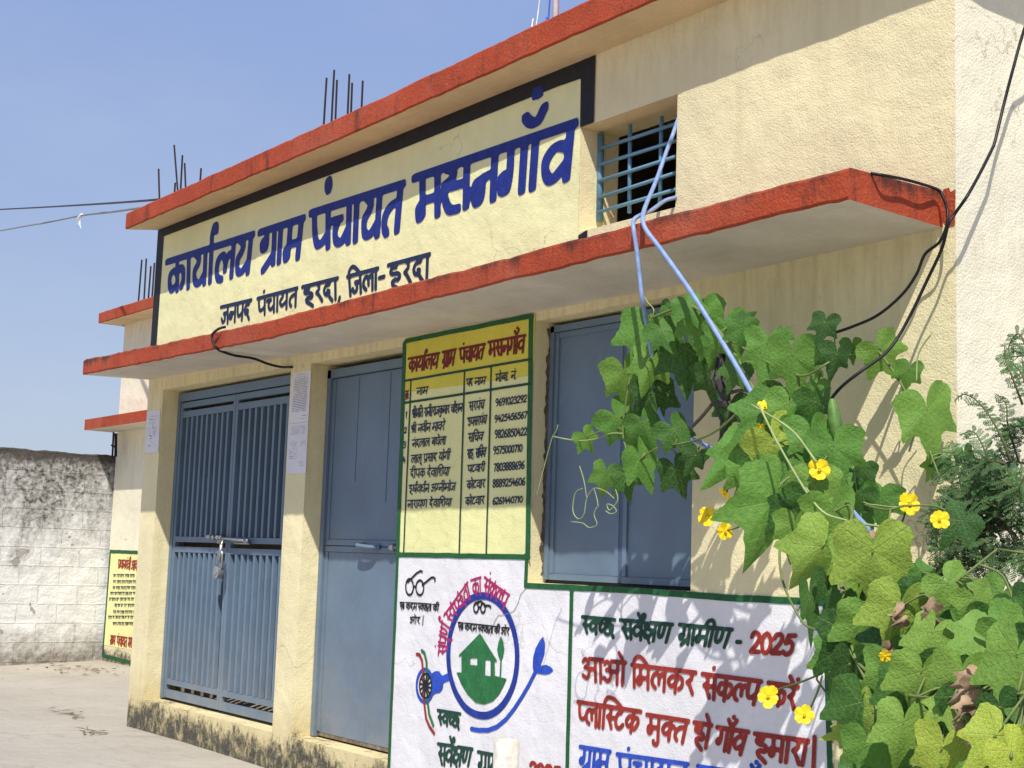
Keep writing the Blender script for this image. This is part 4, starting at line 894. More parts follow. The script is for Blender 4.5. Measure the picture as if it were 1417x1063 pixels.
# cables at the right corner
cable('corner_cable', [WX(1500, -140, 7.6), WX(1440, -20, 7.50), WX(1417, 42, 7.44), WX(1402, 95, 7.42), WX(1389, 145, 7.40), WX(1377, 195, 7.40), WX(1372, 208, 7.40), WX(1356, 240, 7.41), WX(1338, 272, 7.42), W(1322, 295, -.10), W(1312, 312, -.12), W(1303, 345, -.10), W(1282, 390, -.10), W(1262, 432, -.12), W(1242, 468, -.16), W(1222, 492, -.22), W(1190, 515, -.30), W(1160, 540, -.34), W(1130, 580, -.36)], .0058, CABLE, 'long black cable crossing the side wall and drooping past the canopy corner into the vine')
cable('canopy_cable', [W(1205, 240, -.40), W(1224, 243, -.37), W(1250, 248, -.27), W(1276, 255, -.17), W(1298, 263, -.06), W(1306, 275, -.05), W(1311, 292, -.07), W(1310, 312, -.08), W(1300, 335, -.08), W(1280, 352, -.08), W(1268, 380, -.08), W(1248, 408, -.09), W(1215, 436, -.12), W(1180, 452, -.22), W(1150, 462, -.3), W(1120, 470, -.36)], .0058, CABLE, 'black cable lying along the canopy end and falling to the left into the vine')
# blue pipes from the high opening
HR = .0095
cable('blue_pipe', [W(960, 100, .30), W(934, 178, .0), W(924, 205, -.03), W(908, 250, -.12), W(893, 286, -.40), W(889.5, 303, -.55), W(894, 318, -.57), W(912, 342, -.56), W(936, 375, -.56), W(960, 410, -.56), W(990, 458, -.55), W(1020, 508, -.55), W(1050, 558, -.56), W(1100, 618, -.54), W(1150, 675, -.56), W(1195, 725, -.60), W(1235, 765, -.66), W(1290, 820, -.74), W(1350, 875, -.85), W(1430, 960, -1.0)], HR, HOSE, 'pale blue pipe slanting down over the canopy edge and carrying the vine', 'pipe')
cable('blue_pipe', [W(955, 262, .2), W(935, 273, .0), W(920, 278, -.08), W(900, 292, -.30), W(884, 299, -.50), W(876.5, 306, -.55), W(877, 318, -.57), W(881, 345, -.56), W(885, 380, -.55), W(889, 415, -.54), W(896, 455, -.46), W(903, 500, -.38), W(906, 540, -.34), W(912, 570, -.33), W(922, 588, -.32), W(940, 600, -.32), W(975, 616, -.31), W(1010, 640, -.31), W(1040, 680, -.33)], HR*.95, HOSE, 'blue pipe hanging nearly straight down from the canopy edge before the shutters', 'pipe')
# cut cable bundle among the leaves
m = MB(); bc = W(1003, 515, -.42)
for i in range(16):
    a = random.uniform(-.05, .05); m.tube([bc+Vector((a, random.uniform(-.03, .03), .09)), bc+Vector((a*1.1, random.uniform(-.03, .03), -.03)), bc+Vector((a*.3, 0, -.10))], .006, 5)
m.tube([bc+Vector((-.02, 0, -.12)), bc+Vector((.02, 0, -.12))], .018, 8)
for p in ([(998, 545), (985, 560), (970, 578), (958, 590)], [(1000, 548), (995, 570), (1002, 590), (1003, 605)], [(1002, 548), (1012, 565), (1000, 600), (990, 625)], [(1005, 545), (1030, 540), (1060, 545), (1090, 538)]):
    m.tube(cr3([W(*q, -.42) for q in p]), .007, 6)
tag(m.build('cable_bundle', plain('dusty_cable', (.07, .06, .055), .7, 0, .4)), 'bundle of cut dark cable ends hanging among the vine leaves', 'cable bundle')
# white pipe stump before the mural
m = MB(); p0 = W(701.5, 1017, -.32); rr = .058
N = 20; V = []; F = []
for j, z in enumerate((0, .25, p0.z)):
    for i in range(N):
        a = 2*math.pi*i/N; V.append((p0.x+rr*math.cos(a)*(1+.02*noise.noise(Vector((i, z*5, 0)))), p0.y+rr*math.sin(a), z-.02+.006*noise.noise(Vector((i*.9, j, 3)))))
for i in range(N):
    a = 2*math.pi*i/N; V.append((p0.x+rr*.84*math.cos(a), p0.y+rr*.84*math.sin(a), p0.z-.022))
for i in range(N):
    a = 2*math.pi*i/N; V.append((p0.x+rr*.82*math.cos(a), p0.y+rr*.82*math.sin(a), p0.z-.3))
for j in range(4):
    for i in range(N): F.append([j*N+i, j*N+(i+1) % N, (j+1)*N+(i+1) % N, (j+1)*N+i])
tag(mesh('pipe_stump', V, F, WHITEPIPE, None, True), 'weathered white open pipe stump standing before the painted mural', 'pipe')
# paper notices
def notice(name, c, y, label, blocks, seed):
    TL, TR, BL_, BR = [W(*p, y) for p in c]; g = random.Random(seed)
    def P(u, v, d=0): 
        q = BL_*(1-u)*(1-v)+BR*u*(1-v)+TL*(1-u)*v+TR*u*v; return Vector((q.x, q.y-d-.004*math.sin(3.1*u)*math.sin(5*v), q.z))
    V = []; F = []; n1, n2 = 6, 14
    for j in range(n2+1):
        for i in range(n1+1): V.append(P(i/n1, j/n2))
    for j in range(n2):
        for i in range(n1): F.append([j*(n1+1)+i, j*(n1+1)+i+1, (j+1)*(n1+1)+i+1, (j+1)*(n1+1)+i])
    o = mesh(name, V, F, PAPER, None, True); tag(o, label, 'notice', 'paper notices on the pillars')
    for (u0, u1, v0, v1, nl, dens) in blocks:
        m = MB()
        for i in range(nl):
            v = v1-(v1-v0)*i/max(1, nl-1); u = u0+g.uniform(0, .02); h = (v1-v0)/max(2, nl)*.30
            while u < u1:
                du = g.uniform(.02, .09); e = min(u+du, u1)
                if g.random() < dens: m.add([P(u, v, .0016), P(e, v, .0016), P(e, v+h, .0016), P(u, v+h, .0016)], [[0, 1, 2, 3]])
                u = e+.012
        m.build('print', GREYINK if seed == 3 else INK, o)
notice('paper_notice', [(203.6, 568.8), (221.8, 567.2), (200.4, 627), (219.2, 626)], -.004, 'handwritten white paper on the leftmost pillar beside the gate', [(.2, .85, .78, .86, 2, .5), (.15, .85, .4, .72, 9, .35), (.2, .8, .1, .38, 6, .2)], 1)
notice('paper_notice', [(405.3, 516.6), (430.3, 512.6), (399.3, 586.5), (426.6, 583)], -.004, 'densely printed white notice on the pillar between gate and door, upper of two', [(.2, .8, .90, .95, 2, .9), (.12, .88, .22, .86, 20, .93), (.6, .9, .06, .12, 2, .6)], 2)
notice('paper_notice', [(399.2, 587.2), (426.4, 583.7), (397.3, 656), (423, 655.2)], -.004, 'sparsely printed white notice on the pillar between gate and door, lower of two', [(.15, .88, .78, .93, 6, .9), (.1, .5, .3, .62, 9, .6), (.65, .95, .55, .62, 3, .8), (.68, .9, .15, .22, 3, .8)], 3)

# dry litter on the yard
for nm_, (cu, cv), sp_, n_l, lab in (('dry_litter', (110, 925), (.45, .18), 60, 'loose dry leaf litter swept together near the foot of the boundary wall'), ('dry_litter', (128, 1013), (.10, .06), 14, 'small scrap of dry leaves on the concrete before the cream corner pillar'), ('dry_litter', (90, 985), (.3, .05), 16, 'thin scatter of dry straw lying in the open yard')):
    d_ = ray(cu, cv); c_ = CAMP+d_*(-CAMP.z/d_.z); m = MB()
    for i in range(n_l):
        q = c_+Vector((random.gauss(0, sp_[0]), random.gauss(0, sp_[1]), 0)); q.z = gz(q.x, q.y)+.006+random.random()*.012; a = random.uniform(0, 6.28); L_ = random.uniform(.02, .07); wd_ = random.uniform(.004, .016)
        dx = Vector((math.cos(a), math.sin(a), random.uniform(-.2, .3)))*L_; dy = Vector((-math.sin(a), math.cos(a), 0))*wd_
        m.add([q-dx, q+dy+Vector((0, 0, .006)), q+dx, q-dy], [[0, 1, 2, 3]])
    tag(m.build(nm_, plain('dry_straw', (.20, .15, .085), .95, 0, .5, 30)), lab, 'leaf litter', None, 'stuff')
# ------------------------------------------------------------ leaves
def leaf_mat():
    t = NT('vine_leaf')
    at = t.n('ShaderNodeAttribute'); at.attribute_name = 'tint'
    uvn = t.n('ShaderNodeUVMap'); sx = t.n('ShaderNodeSeparateXYZ'); t.l(uvn.outputs[0], sx.inputs[0])
    x, y = sx.outputs[0], sx.outputs[1]; ax = t.math('ABSOLUTE', x); d = None
    for ang in (0, 58, 122):
        s_, c_ = math.sin(R(ang)), math.cos(R(ang))
        per = t.math('ABSOLUTE', t.math('SUBTRACT', t.math('MULTIPLY', ax, c_), t.math('MULTIPLY', y, s_)))
        al = t.math('ADD', t.math('MULTIPLY', ax, s_), t.math('MULTIPLY', y, c_))
        q = t.math('ADD', per, t.math('MULTIPLY', t.math('LESS_THAN', al, 0), 9)); q = t.math('ADD', q, t.math('MULTIPLY', al, .012))
        # side veins
        sv = t.math('ABSOLUTE', t.math('SUBTRACT', t.math('FRACT', t.math('MULTIPLY', t.math('SUBTRACT', al, t.math('MULTIPLY', per, .8)), 5.0)), .5))
        sv = t.math('ADD', t.math('MULTIPLY', sv, .16), t.math('MULTIPLY', t.math('GREATER_THAN', per, .22), 9)); sv = t.math('ADD', sv, t.math('MULTIPLY', t.math('LESS_THAN', al, 0.05), 9)); sv = t.math('ADD', sv, .008)
        q = t.math('MINIMUM', q, sv); d = q if d is None else t.math('MINIMUM', d, q)
    vein = t.ramp(d, .006, .018, 1, 0)
    nz_ = t.n('ShaderNodeTexNoise'); nz_.inputs['Scale'].default_value = 14; nz_.inputs['Detail'].default_value = 5; t.l(uvn.outputs[0], nz_.inputs['Vector'])
    n2 = t.n('ShaderNodeTexNoise'); n2.inputs['Scale'].default_value = 34; n2.inputs['Detail'].default_value = 3; t.l(uvn.outputs[0], n2.inputs['Vector'])
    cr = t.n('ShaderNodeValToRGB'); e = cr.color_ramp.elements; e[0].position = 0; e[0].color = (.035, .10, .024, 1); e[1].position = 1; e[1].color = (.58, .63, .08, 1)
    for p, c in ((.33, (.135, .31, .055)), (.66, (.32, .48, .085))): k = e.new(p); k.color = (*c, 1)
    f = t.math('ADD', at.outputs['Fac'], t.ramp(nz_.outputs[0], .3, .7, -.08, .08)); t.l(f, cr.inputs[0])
    mot = t.math('MULTIPLY', t.ramp(n2.outputs[0], .5, .62), t.ramp(at.outputs['Fac'], .4, .7, .10, .38))
    c = t.mix(mot, cr.outputs[0], (.09, .19, .035)); c = t.mix(t.math('MULTIPLY', vein, .32), c, (.27, .38, .10))
    nb = t.bump(t.math('ADD', t.math('MULTIPLY', vein, -.5), n2.outputs[0]), .4, .004); nb = t.bump(nz_.outputs[0], .3, .018, nb)
    t.fin(c, .48, nb)
    tr = t.n('ShaderNodeBsdfTranslucent'); ms = t.n('ShaderNodeMixShader'); ms.inputs[0].default_value = .36
    t.l(t.mix(.5, c, (.45, .55, .04), 'MULTIPLY') if False else c, tr.inputs[0]); t.l(t.b.outputs[0], ms.inputs[1]); t.l(tr.outputs[0], ms.inputs[2]); t.l(ms.outputs[0], t.out.inputs[0])
    return t.m
LEAF = leaf_mat()
prof = [(0, 1.06), (3, .95), (8, .80), (16, .65), (26, .54), (35, .53), (44, .63), (50, .77), (53, .88), (57, .77), (67, .62), (81, .55), (94, .57), (108, .65), (116, .66), (128, .60), (142, .54), (155, .44), (168, .26), (180, .05)]
pa = np.array([p[0] for p in prof], float); pr_ = np.array([p[1] for p in prof])
class Leaves:
    def __init__(s): s.V = []; s.F = []; s.UV = []; s.T = []
    def leaf(s, pos, tip, nor, L, tint, g, curl=.25, wid=1.0, sides=1.0):
        tip = tip.normalized(); nor = (nor-tip*nor.dot(tip)).normalized(); sd = tip.cross(nor)
        na = 56; rings = (0.0, .34, .68, 1.0); base = len(s.V); ph = g.uniform(0, 6.28); k1 = g.uniform(.5, 1.2)*curl; k2 = g.uniform(.1, .5)*curl*1.4; tw = g.uniform(-.25, .25)
        sk = g.uniform(-.06, .06)
        for r in rings[1:]:
            for i in range(na):
                a = 360*i/na; aa = a if a <= 180 else 360-a
                rad = np.interp(aa, pa, pr_)
                if 20 < aa < 165: rad *= sides
                rad *= 1+(.016*((i % 2)*2-1)+.05*noise.noise(Vector((i*.45, ph*7, 2))))*(r == 1)*(aa < 165)+.06*math.sin(3*R(a)+ph)
                x = math.sin(R(a))*rad*r*wid; y = math.cos(R(a))*rad*r+sk*x
                s.UV.append((x/wid, y)); rr = math.hypot(x, y)
                z = -k1*abs(x)*.75 - k2*max(0, y)**2*.9 + .075*math.sin(5*R(a)+ph)*rr*rr*1.3 + tw*x*y + .03*noise.noise(Vector((x*5+ph, y*5, 1)))
                s.V.append(tuple(pos+(sd*x+tip*y+nor*z)*L))
        s.V.append(tuple(pos)); s.UV.append((0, 0)); c = len(s.V)-1
        for i in range(na):
            j = (i+1) % na
            s.F.append([c, base+j, base+i]); 
            for q in range(2): s.F.append([base+q*na+i, base+q*na+j, base+(q+1)*na+j, base+(q+1)*na+i])
        s.T += [tint]*(3*na+1)
    def build(s, name, m, parent):
        o = mesh(name, s.V, s.F, m, parent, True); me = o.data
        uvl = me.uv_layers.new(name='UVMap'); idx = np.zeros(len(me.loops), int); me.loops.foreach_get('vertex_index', idx)
        uvl.data.foreach_set('uv', np.array(s.UV, np.float32)[idx].ravel())
        at = me.attributes.new('tint', 'FLOAT', 'POINT'); at.data.foreach_set('value', np.array(s.T, np.float32)); return o
def depth(u, v):
    c = lambda t: max(0, min(1, t))
    d = .40+.16*c((u-960)/120)+.50*max(0, (v-560)/480)*c((u-950)/150)+.55*c((u-1130)/250)*c((v-650)/300)
    if u > 1170 and v < 700: d = .15+.25*c((v-640)/60)
    return d
vine = empty('gourd_vine', (8.6, -1.4, 0), 'gourd vine with broad lobed leaves and yellow flowers before the right wall', 'vine')
lv = Leaves(); stems = MB(); g = random.Random(11)
mainpath = [W(900, 440, -.48), W(960, 425, -.50), W(1010, 480, -.50), W(1050, 550, -.52), W(1090, 605, -.54), W(1130, 655, -.57), W(1180, 715, -.60), W(1230, 775, -.67), W(1290, 835, -.78), W(1340, 890, -.9), W(1400, 980, -1.05)]
mp_ = cr3(mainpath, 10)
stems.tube(mp_, .0055, 6); 
def side(pts, r=.005): 
    p = cr3(pts, 8); stems.tube(p, r, 5, r*.6); return p
sidep = list(mp_)
for pts in ([(900, 440), (880, 490), (868, 545), (862, 600), (872, 650), (850, 690)], [(1010, 470), (1060, 500), (1110, 520), (1150, 500), (1180, 490), (1215, 485)], [(1215, 485), (1240, 520), (1262, 560), (1285, 620), (1300, 660)], [(1050, 540), (1000, 590), (960, 610), (910, 620), (880, 640)],
            [(1130, 650), (1180, 690), (1220, 705), (1250, 700)], [(1180, 710), (1160, 800), (1180, 900), (1210, 970), (1225, 1063), (1230, 1150)], [(1290, 830), (1330, 800), (1380, 760)], [(1150, 860), (1190, 920), (1250, 960), (1330, 965), (1420, 960)], [(1100, 620), (1085, 700), (1080, 790), (1110, 860), (1140, 880), (1130, 940)]):
    sidep += side([W(u, v, -depth(u, v)) for u, v in pts])
SP = np.array([tuple(p) for p in sidep])
def place(u, v, au, av, tint, dd=0, face=None, wid=1.0, curl=.3, sides=1.0, dim=False):
    y = -depth(u, v)-dd; pos = W(u, v, y); view = (CAMP-pos); dist = view.dot(-fw) if False else (pos-CAMP).dot(fw); view.normalize()
    du, dv = au-u, av-v; Lpx = math.hypot(du, dv); L = Lpx/FPX*dist*(1.14 if v < 720 and u < 1200 else 1)
    tip = (rt*du-up*dv).normalized()
    if face is None: nor = view*1.0+Vector((.28, -.18, .58))+Vector((g.uniform(-.5, .5), g.uniform(-.5, .5), g.uniform(-.35, .35)))
    else: nor = view+Vector(face)
    tip = (tip - view*g.uniform(-.12, .22)).normalized()
    lv.leaf(pos, tip, nor, L*1.04, tint, g, curl, wid, sides)
    dm = np.linalg.norm(SP-np.array(pos), axis=1); q = Vector(SP[dm.argmin()])
    if dm.min() < .45:
        mid = (pos+q)/2+Vector((0, .01, .02)); stems.tube(cr3([q, mid-Vector((0, -.015, 0)), pos-nor.normalized()*.012, pos], 4), .0032, 5)
LV = [ # attachment, tip, tint (0 dark .. 1 yellow), extra depth
(895,457,876,512,.36),(917,447,921,480,.42),(971,434,971,492,.42,.03),(902,499,890,541,.36),(864,516,873,568,.40),(948,482,950,540,.16),(1008,457,1022,508,.40),(1062,476,1058,523,.42),(1027,444,1046,430,.08,-.06),(1077,463,1094,448,.08,-.06),
(854,578,884,616,.36),(933,594,955,628,.12),(886,632,903,677,.34),(866,657,874,692,.10),(810,604,824,626,.36),(838,655,832,688,.36),(1022,622,979,665,.34),(1059,571,1012,610,.34,.03),(963,630,950,655,.05),(1072,612,1102,672,.80,.04),(1077,672,1048,742,.36,.03),
(1141,446,1131,474,.05),(1097,492,1102,552,.38,.02),(1124,486,1122,520,.10,-.05),(1158,490,1152,524,.08),(1180,478,1183,502,.34),(1131,530,1120,550,.34),(1128,556,1130,600,.14),(1219,484,1250,528,.44),(1258,512,1250,545,.36),(1283,566,1296,642,.42,.03),(1296,640,1282,668,.50,-.05),(1302,640,1290,662,.06,-.02),(1335,628,1342,655,.08,-.05),
(1098,582,1112,606,.28),(1154,617,1161,674,.30),(1184,684,1224,722,.30),(1073,693,1043,778,.44,.05),(1095,712,1092,768,.08),(1158,698,1172,724,.62),(1138,757,1093,822,.68,.05),(1208,762,1211,864,.68,.10),(1245,838,1226,916,.70,.06),(1290,876,1262,936,.62,.02),(1312,808,1346,856,.42,.03),(1354,878,1302,905,.46,.05),(1407,908,1385,1010,.52,.10),
(1186,880,1196,972,.06),(1120,826,1123,896,.10,.0,.3),(1176,918,1168,980,.10,0,.6),(1190,972,1168,1052,.10,.06),(1172,1012,1136,1022,.72),(1250,950,1240,1020,.16),(1312,975,1275,1005,.58),(1378,1018,1330,1075,.86,.14),(1304,1035,1292,1110,.88,.08),(1238,1044,1215,1100,.26),(1384,978,1400,1030,.06),(1208,985,1200,1070,.74),(1400,1040,1440,1100,.90,.15),(1145,805,1152,855,.12,0,.5),(1165,840,1160,900,.08,0,.6),
(1120,690,1130,740,.12),(1050,640,1060,690,.20),(1010,560,1000,600,.10,-.05),(985,520,990,560,.10,-.05),(905,545,915,590,.12,-.04),(890,585,905,620,.25),(935,650,950,690,.0,-.05),(1085,550,1075,590,.16,-.05),(1092,560,1088,612,.4,.02),(1122,598,1128,650,.42),(1068,560,1062,606,.3),(1152,706,1158,766,.5,.03),(1186,768,1180,838,.5,.02),(1100,726,1096,776,.42,-.02),(1128,668,1122,722,.45,.02),(1172,660,1190,704,.38),(1040,640,1046,700,.34,-.02),(1112,640,1150,668,.3,-.03),(1080,640,1060,680,.14,-.06),(1200,860,1190,930,.5,0),(1232,930,1222,1000,.45,0),(1275,930,1262,1000,.55,.02),(1330,930,1318,1000,.5,.02),(1350,830,1372,880,.5,.02),(1390,870,1420,920,.5,.03),(1250,1000,1240,1070,.55,.05),(1200,1030,1196,1095,.4,.0),(1160,905,1152,960,.3,-.05),(1330,720,1300,760,.05,-.2),(1375,850,1395,900,.05,-.1),(1405,835,1430,880,.04,-.2),(1275,790,1300,810,.3),(1150,640,1180,650,.2,-.05),(1105,640,1100,690,.3,-.03)]
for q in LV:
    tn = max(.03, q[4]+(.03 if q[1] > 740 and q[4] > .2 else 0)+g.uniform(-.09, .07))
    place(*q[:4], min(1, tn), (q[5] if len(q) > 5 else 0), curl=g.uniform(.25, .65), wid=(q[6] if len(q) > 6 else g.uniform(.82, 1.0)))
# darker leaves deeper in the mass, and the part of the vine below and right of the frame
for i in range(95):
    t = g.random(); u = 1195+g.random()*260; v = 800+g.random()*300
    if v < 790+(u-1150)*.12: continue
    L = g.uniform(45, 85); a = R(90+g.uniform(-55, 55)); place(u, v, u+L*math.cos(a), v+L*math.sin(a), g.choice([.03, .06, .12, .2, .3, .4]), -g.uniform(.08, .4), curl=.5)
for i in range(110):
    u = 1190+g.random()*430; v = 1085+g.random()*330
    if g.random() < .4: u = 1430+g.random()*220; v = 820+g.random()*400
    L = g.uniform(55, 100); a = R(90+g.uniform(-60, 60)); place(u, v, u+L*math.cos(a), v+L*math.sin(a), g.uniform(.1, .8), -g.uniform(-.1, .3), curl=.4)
for i in range(22):
    k = g.randrange(len(mp_)*6//10); q = mp_[k]+Vector((g.uniform(-.12, .12), g.uniform(-.02, .18), g.uniform(-.15, .12))); 
    lv.leaf(q, Vector((g.uniform(-.6, .6), g.uniform(-.3, .3), -1)), Vector((.6, -.8, .5))+Vector((g.uniform(-.5, .5), g.uniform(-.5, .5), g.uniform(-.3, .5))), g.uniform(.07, .13), g.uniform(.05, .4), g, .5)
lv.build('foliage', LEAF, vine)
# curly tendrils
TGREEN = plain('tendril_green', (.30, .36, .14), .6)
def tendril(p, y=-.42, r=.0022): m = MB(); m.tube(cr3([W(*a, y) for a in p], 6), r, 5); m.build('tendril', TGREEN, vine, True)
tendril([(862, 600), (845, 600), (826, 607), (805, 610), (785, 608), (765, 604)], r=.003); tendril([(765, 603), (760, 620), (752, 650), (742, 688)]); tendril([(765, 603), (770, 596), (772, 588)])
tendril([(850, 690), (838, 680), (822, 676), (812, 690), (808, 712), (800, 718), (793, 708), (794, 690), (798, 680), (806, 676)]); tendril([(802, 645), (808, 665), (812, 690)]); tendril([(822, 676), (826, 690), (828, 702)])
tendril([(850, 672), (855, 690), (850, 700), (843, 706), (840, 698), (848, 700), (853, 708), (845, 711), (838, 707)]); tendril([(826, 702), (822, 712), (826, 726), (815, 730), (806, 724), (790, 722)]); tendril([(890, 408), (896, 418), (905, 430), (898, 445)], -.53)
tendril([(1180, 640), (1190, 690), (1220, 700), (1250, 702)], -.5); tendril([(1140, 880), (1165, 830), (1178, 810)], -.85, .004); tendril([(1150, 860), (1185, 900), (1200, 935), (1215, 1000), (1222, 1063)], -.95, .005); tendril([(1290, 960), (1300, 980), (1295, 1000), (1302, 1005)], -1.1)
tendril([(1060, 700), (1095, 660), (1130, 690), (1160, 690)], -.7, .004); tendril([(1050, 560), (1080, 620), (1130, 700), (1170, 720), (1225, 730)], -.8, .004); tendril([(1040, 560), (1095, 595), (1130, 640)], -.72, .004)
tendril([(1290, 460), (1271, 490), (1268, 530)], -.2, .003); tendril([(1266, 600), (1262, 612), (1258, 625)], -.2, .004)
# dead leaf scraps
dm_ = Leaves()
for (u, v, L) in ((1207, 745, 26), (1342, 945, 34), (1225, 905, 22), (1290, 850, 26), (1245, 850, 18), (1350, 975, 30), (1330, 1010, 20)):
    for k in range(3):
        pos = W(u+g.uniform(-8, 8), v+g.uniform(-12, 12), -depth(u, v)-.06); lv2 = L/FPX*(pos-CAMP).dot(fw)
        dm_.leaf(pos, Vector((g.uniform(-1, 1), g.uniform(-1, 1), g.uniform(-1, .2))), Vector((.8, -.7, .4))+Vector((g.uniform(-.8, .8), g.uniform(-.8, .8), g.uniform(-.8, .8))), lv2, 0, g, 1.6, .7)
dm_.build('dead_leaves', plain('dead_leaf', (.30, .20, .12), .9, 0, .6, 20), vine)
# the hanging gourd
m = MB(); ga, gb = W(1151, 552, -.52), W(1159, 616, -.52); pts = [ga+(gb-ga)*t for t in np.linspace(0, 1, 12)]
for i, (a, b) in enumerate(zip(pts[:-1], pts[1:])): pass
N = 10; V = []; F = []
for i, p in enumerate(pts):
    t = i/11; r = .003+.019*math.sin(math.pi*min(1, t*.92+.04))**.7
    for j in range(N): a = 2*math.pi*j/N; V.append((p.x+r*math.cos(a)*(1+.08*(j % 2)), p.y+r*math.sin(a)*(1+.08*(j % 2)), p.z))
for i in range(11):
    for j in range(N): F.append([i*N+j, i*N+(j+1) % N, (i+1)*N+(j+1) % N, (i+1)*N+j])
mesh('gourd', V, F, plain('gourd_green', (.10, .20, .04), .5, 0, .35, 30), vine, True)
# flowers
YEL = plain('yellow_petal', (.88, .62, .012), .55, 0, .12, 40); ORG = plain('flower_centre', (.82, .52, .015), .7); SEP = plain('sepal_green', (.08, .13, .03), .7)
def flower(u, v, rpx, nor, dd=.05, stalk=None, wilt=0):
    y = -depth(u, v)-dd; pos = W(u, v, y); rr = g.uniform(.92, 1.12)*rpx/FPX*(pos-CAMP).dot(fw); view = (CAMP-pos).normalized()
    n_ = (view+Vector(nor)).normalized(); a = n_.cross(Vector((.2, .1, 1))).normalized(); b = n_.cross(a); ph = g.uniform(0, 6.28); V = []; F = []
    for k in range(5):
        th = ph+2*math.pi*k/5+g.uniform(-.08, .08); d1 = a*math.cos(th)+b*math.sin(th); d2 = n_.cross(d1); base = len(V); nu, nw = 6, 6; pl_ = g.uniform(.9, 1.1); cup = g.uniform(.05, .35)
        for i in range(nu+1):
            t = i/nu; wd = .10+.62*math.sin(min(1, t*1.12)*math.pi*.56)**1.2*(1-.35*max(0, t-.8)/.2)
            for j in range(nw+1):
                s_ = (j/nw-.5)*2; tt = t*pl_*(1-.10*s_*s_*t)*(1-.07*(abs(s_) < .2)*(t > .9))
                z = cup*t*t*.5-.06*s_*s_+.05*math.sin(s_*5+k)*t
                V.append(pos+(d1*(tt*.98+.04)+d2*(s_*wd*.66)+n_*(z+.02*k/5))*rr)
        for i in range(nu):
            for j in range(nw): q = base+i*(nw+1)+j; F.append([q, q+1, q+nw+2, q+nw+1])
    o = mesh('flower', V, F, YEL, vine, True)
    m = MB(); c0 = pos+n_*.02*rr
    for k in range(7):
        th = 6.28*k/7; e = c0+(a*math.cos(th)+b*math.sin(th))*rr*.12*(k > 0); m.tube([e, e+n_*rr*.22], rr*.06, 6)
    m.build('flower_centre', ORG, o, True)
    if stalk:
        m = MB(); p = [pos-n_*.01]+[W(*q, y+.02) for q in stalk]; m.tube(cr3(p, 6), .0032, 5); m.tube([pos-n_*rr*.35, pos-n_*.003], rr*.22, 6)
        m.build('flower_stalk', SEP, o, True)
for f in ((1134, 650, 14, (0, 0, .1)), (1133, 729, 13.5, (.1, 0, .2)), (979, 715, 13, (-.4, -.2, .1), .05, [(993, 714), (1010, 700), (1020, 675), (1024, 650)]), (1003, 735, 13, (1.0, .3, -.2), .03, [(1015, 732), (1035, 724), (1045, 715)]), (1003, 683, 11, (-.9, .2, -.5), .02, [(1010, 672), (1022, 655)]),
          (1258, 697, 15, (1.5, -.2, .3), .05, [(1252, 712), (1245, 730), (1232, 748)]), (1300, 719, 14, (.1, -.1, .1), .30, [(1295, 738), (1300, 760)]), (1063, 964, 15.5, (-.1, 0, .1), .12, [(1075, 955), (1105, 945), (1138, 932)]), (1113, 990, 14, (0, .0, .1), .12, [(1122, 978), (1132, 955), (1138, 935)]), (1058, 563, 9, (.6, 0, .8), .06), (1052, 592, 7, (.3, 0, -.6), .04), (1225, 908, 8, (.2, -.4, -.6), .1)): flower(*f)
stems.build('stem', plain('vine_stem', (.16, .20, .06), .7), vine, True)

# ------------------------------------------------------------ feathery bush by the side wall
bush = empty('feathery_bush', (8.1, -.35, 0), 'feathery dark green bush with fine leaflets against the side wall at the right edge', 'bush')
bs = MB(); fv = []; ff = []; ft = []; g = random.Random(5)
def leaflet(p, d, n_, L, wd, tint):
    s_ = d.cross(n_).normalized(); b = len(fv); z = n_*(L*.12)
    fv.extend([tuple(p), tuple(p+d*L*.5+s_*wd), tuple(p+d*L+z*g.uniform(-1, 1)), tuple(p+d*L*.5-s_*wd)]); ff.append([b, b+1, b+2, b+3]); ft.extend([tint]*4)
def frond(pts, plen=.10, tint=.1, npin=13, lf=.0105):
    p = cr3(pts, 8); bs.tube(p, .0042, 5, .0012); k = len(p)
    cum = [0]; 
    for a, b in zip(p[:-1], p[1:]): cum.append(cum[-1]+(b-a).length)
    T = cum[-1]; npn = int(max(5, T/.015))
    for i in range(npn):
        t = .12+.88*i/(npn-1); L = t*T; j = min(k-2, max(0, int(np.searchsorted(cum, L))-1)); q = p[j]+(p[j+1]-p[j])*((L-cum[j])/max(1e-5, cum[j+1]-cum[j]))
        d = (p[j+1]-p[j]).normalized(); n_ = (Vector((.5, -.7, .5))+Vector((g.uniform(-.5, .5), g.uniform(-.5, .5), g.uniform(-.5, .5)))).normalized(); s_ = d.cross(n_).normalized()
        for sg in (-1, 1):
            pl_ = plen*math.sin(math.pi*min(1, .18+.75*t))*g.uniform(.7, 1.1); pd = (d*.55+s_*sg*.85+n_*g.uniform(-.2, .2)).normalized(); e = q+pd*pl_-Vector((0, 0, .012*g.random()))
            bs.tube([q, e], .0009, 3, cap=False); m_ = int(pl_/.0048)
            for u_ in range(1, m_):
                r_ = q+(e-q)*(u_/m_); nn = n_; q2 = pd.cross(nn).normalized()
                for s2 in (-1, 1): leaflet(r_, (pd*.5+q2*s2).normalized(), nn, lf*g.uniform(.6, 1)*(.55+.45*math.sin(math.pi*u_/m_)), lf*.2, tint+g.uniform(-.05, .08))
def fw_(pxs, y, **k): frond([W(a, b, y+g.uniform(-.03, .03)) for a, b in pxs], **k)
root = Vector((8.12, -.38, .02))
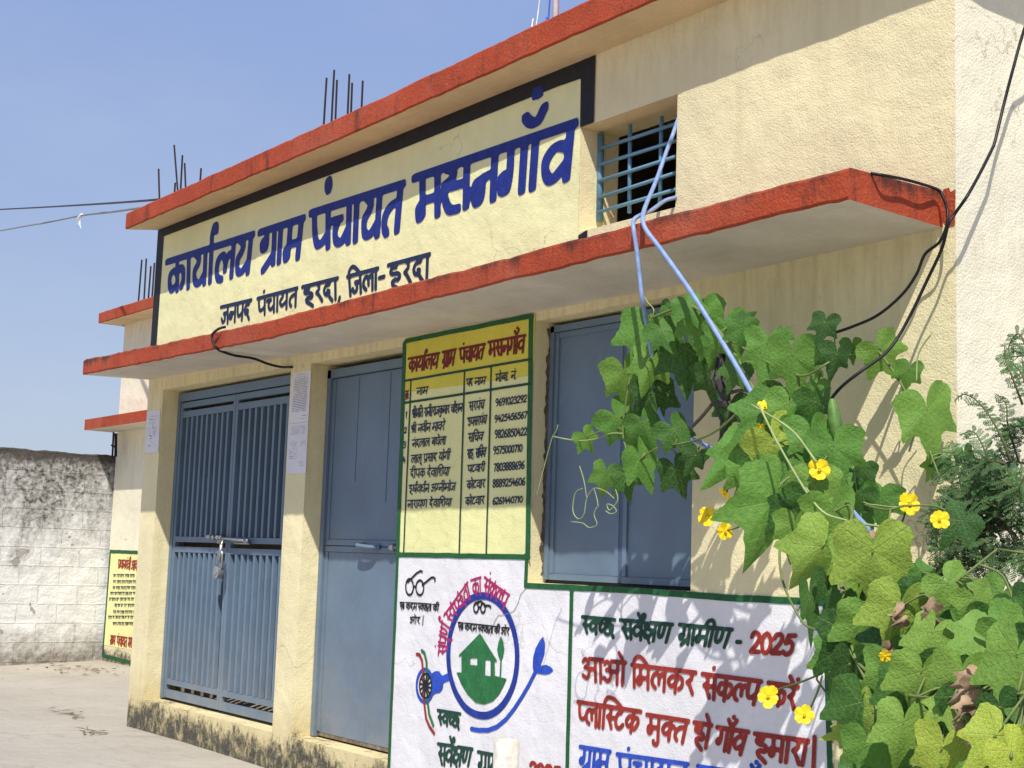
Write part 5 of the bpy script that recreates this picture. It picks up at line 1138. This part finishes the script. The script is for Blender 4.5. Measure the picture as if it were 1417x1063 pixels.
trunks = [[(1460, 1100), (1440, 900), (1420, 800), (1400, 740), (1370, 690)], [(1470, 1100), (1450, 860), (1440, 700), (1430, 600), (1415, 500)], [(1445, 1100), (1425, 900), (1390, 800), (1350, 740), (1320, 720)]]
for tpx in trunks:
    p = [root+Vector((g.uniform(-.04, .04), 0, 0))]+[W(a, b, -.36) for a, b in tpx[1:]]; bs.tube(cr3(p, 8), .010, 6, .003)
F_ = [([(1400, 740), (1360, 690), (1330, 655), (1305, 655), (1290, 668)], .08), ([(1390, 720), (1350, 700), (1320, 700), (1298, 720), (1285, 745)], .09), ([(1380, 700), (1345, 660), (1322, 630), (1315, 612)], .08), ([(1395, 690), (1370, 640), (1350, 600), (1332, 600)], .08),
      ([(1400, 640), (1378, 590), (1355, 558), (1335, 546), (1322, 553)], .045), ([(1410, 640), (1395, 590), (1392, 560), (1378, 545)], .05), ([(1350, 740), (1330, 760), (1310, 780), (1295, 800)], .08), ([(1360, 745), (1345, 775), (1335, 800), (1325, 815)], .08),
      ([(1417, 740), (1395, 720), (1370, 715), (1345, 725), (1325, 745)], .09), ([(1420, 700), (1395, 670), (1375, 660), (1350, 672), (1330, 690)], .09), ([(1415, 560), (1400, 520), (1392, 500), (1390, 478)], .04), ([(1425, 560), (1415, 520), (1400, 505), (1388, 515)], .04),
      ([(1430, 520), (1420, 480), (1408, 462), (1396, 480), (1400, 505)], .05), ([(1430, 620), (1410, 590), (1400, 600), (1385, 625)], .07), ([(1430, 680), (1400, 655), (1390, 650), (1372, 650)], .09), ([(1430, 780), (1400, 760), (1375, 765), (1350, 780)], .08), ([(1430, 730), (1410, 700), (1385, 700), (1360, 690)], .09),
      ([(1430, 640), (1417, 660), (1405, 690), (1400, 720)], .08), ([(1340, 735), (1322, 738), (1305, 750), (1300, 775)], .08), ([(1370, 700), (1345, 690), (1325, 668), (1300, 690)], .08)]
for i in range(16):
    u, v = g.uniform(1440, 1620), g.uniform(480, 900); F_.append(([(u, v), (u-g.uniform(10, 40), v-30), (u-g.uniform(30, 70), v-20), (u-g.uniform(40, 90), v+g.uniform(-30, 30))], .08))
for i in range(52):
    u, v = g.uniform(1325, 1440), g.uniform(640, 790); a = g.uniform(2.2, 4.2); L = g.uniform(40, 70); F_.append(([(u, v), (u+L*.5*math.cos(a), v-L*.5*abs(math.sin(a))), (u+L*math.cos(a), v-L*.3*math.sin(a)+10)], .07))
for pts, pl_ in F_: fw_(pts, -.36+g.uniform(-.09, .10), plen=pl_*.8, tint=g.choice([.04, .08, .12, .2]))
bs.build('stem', plain('bush_stem', (.10, .10, .04), .8), bush, True)
o = mesh('foliage', fv, ff, LEAF2 if 'LEAF2' in globals() else plain('feathery_leaf', (.046, .125, .028), .6, 0, .55, 9), bush)
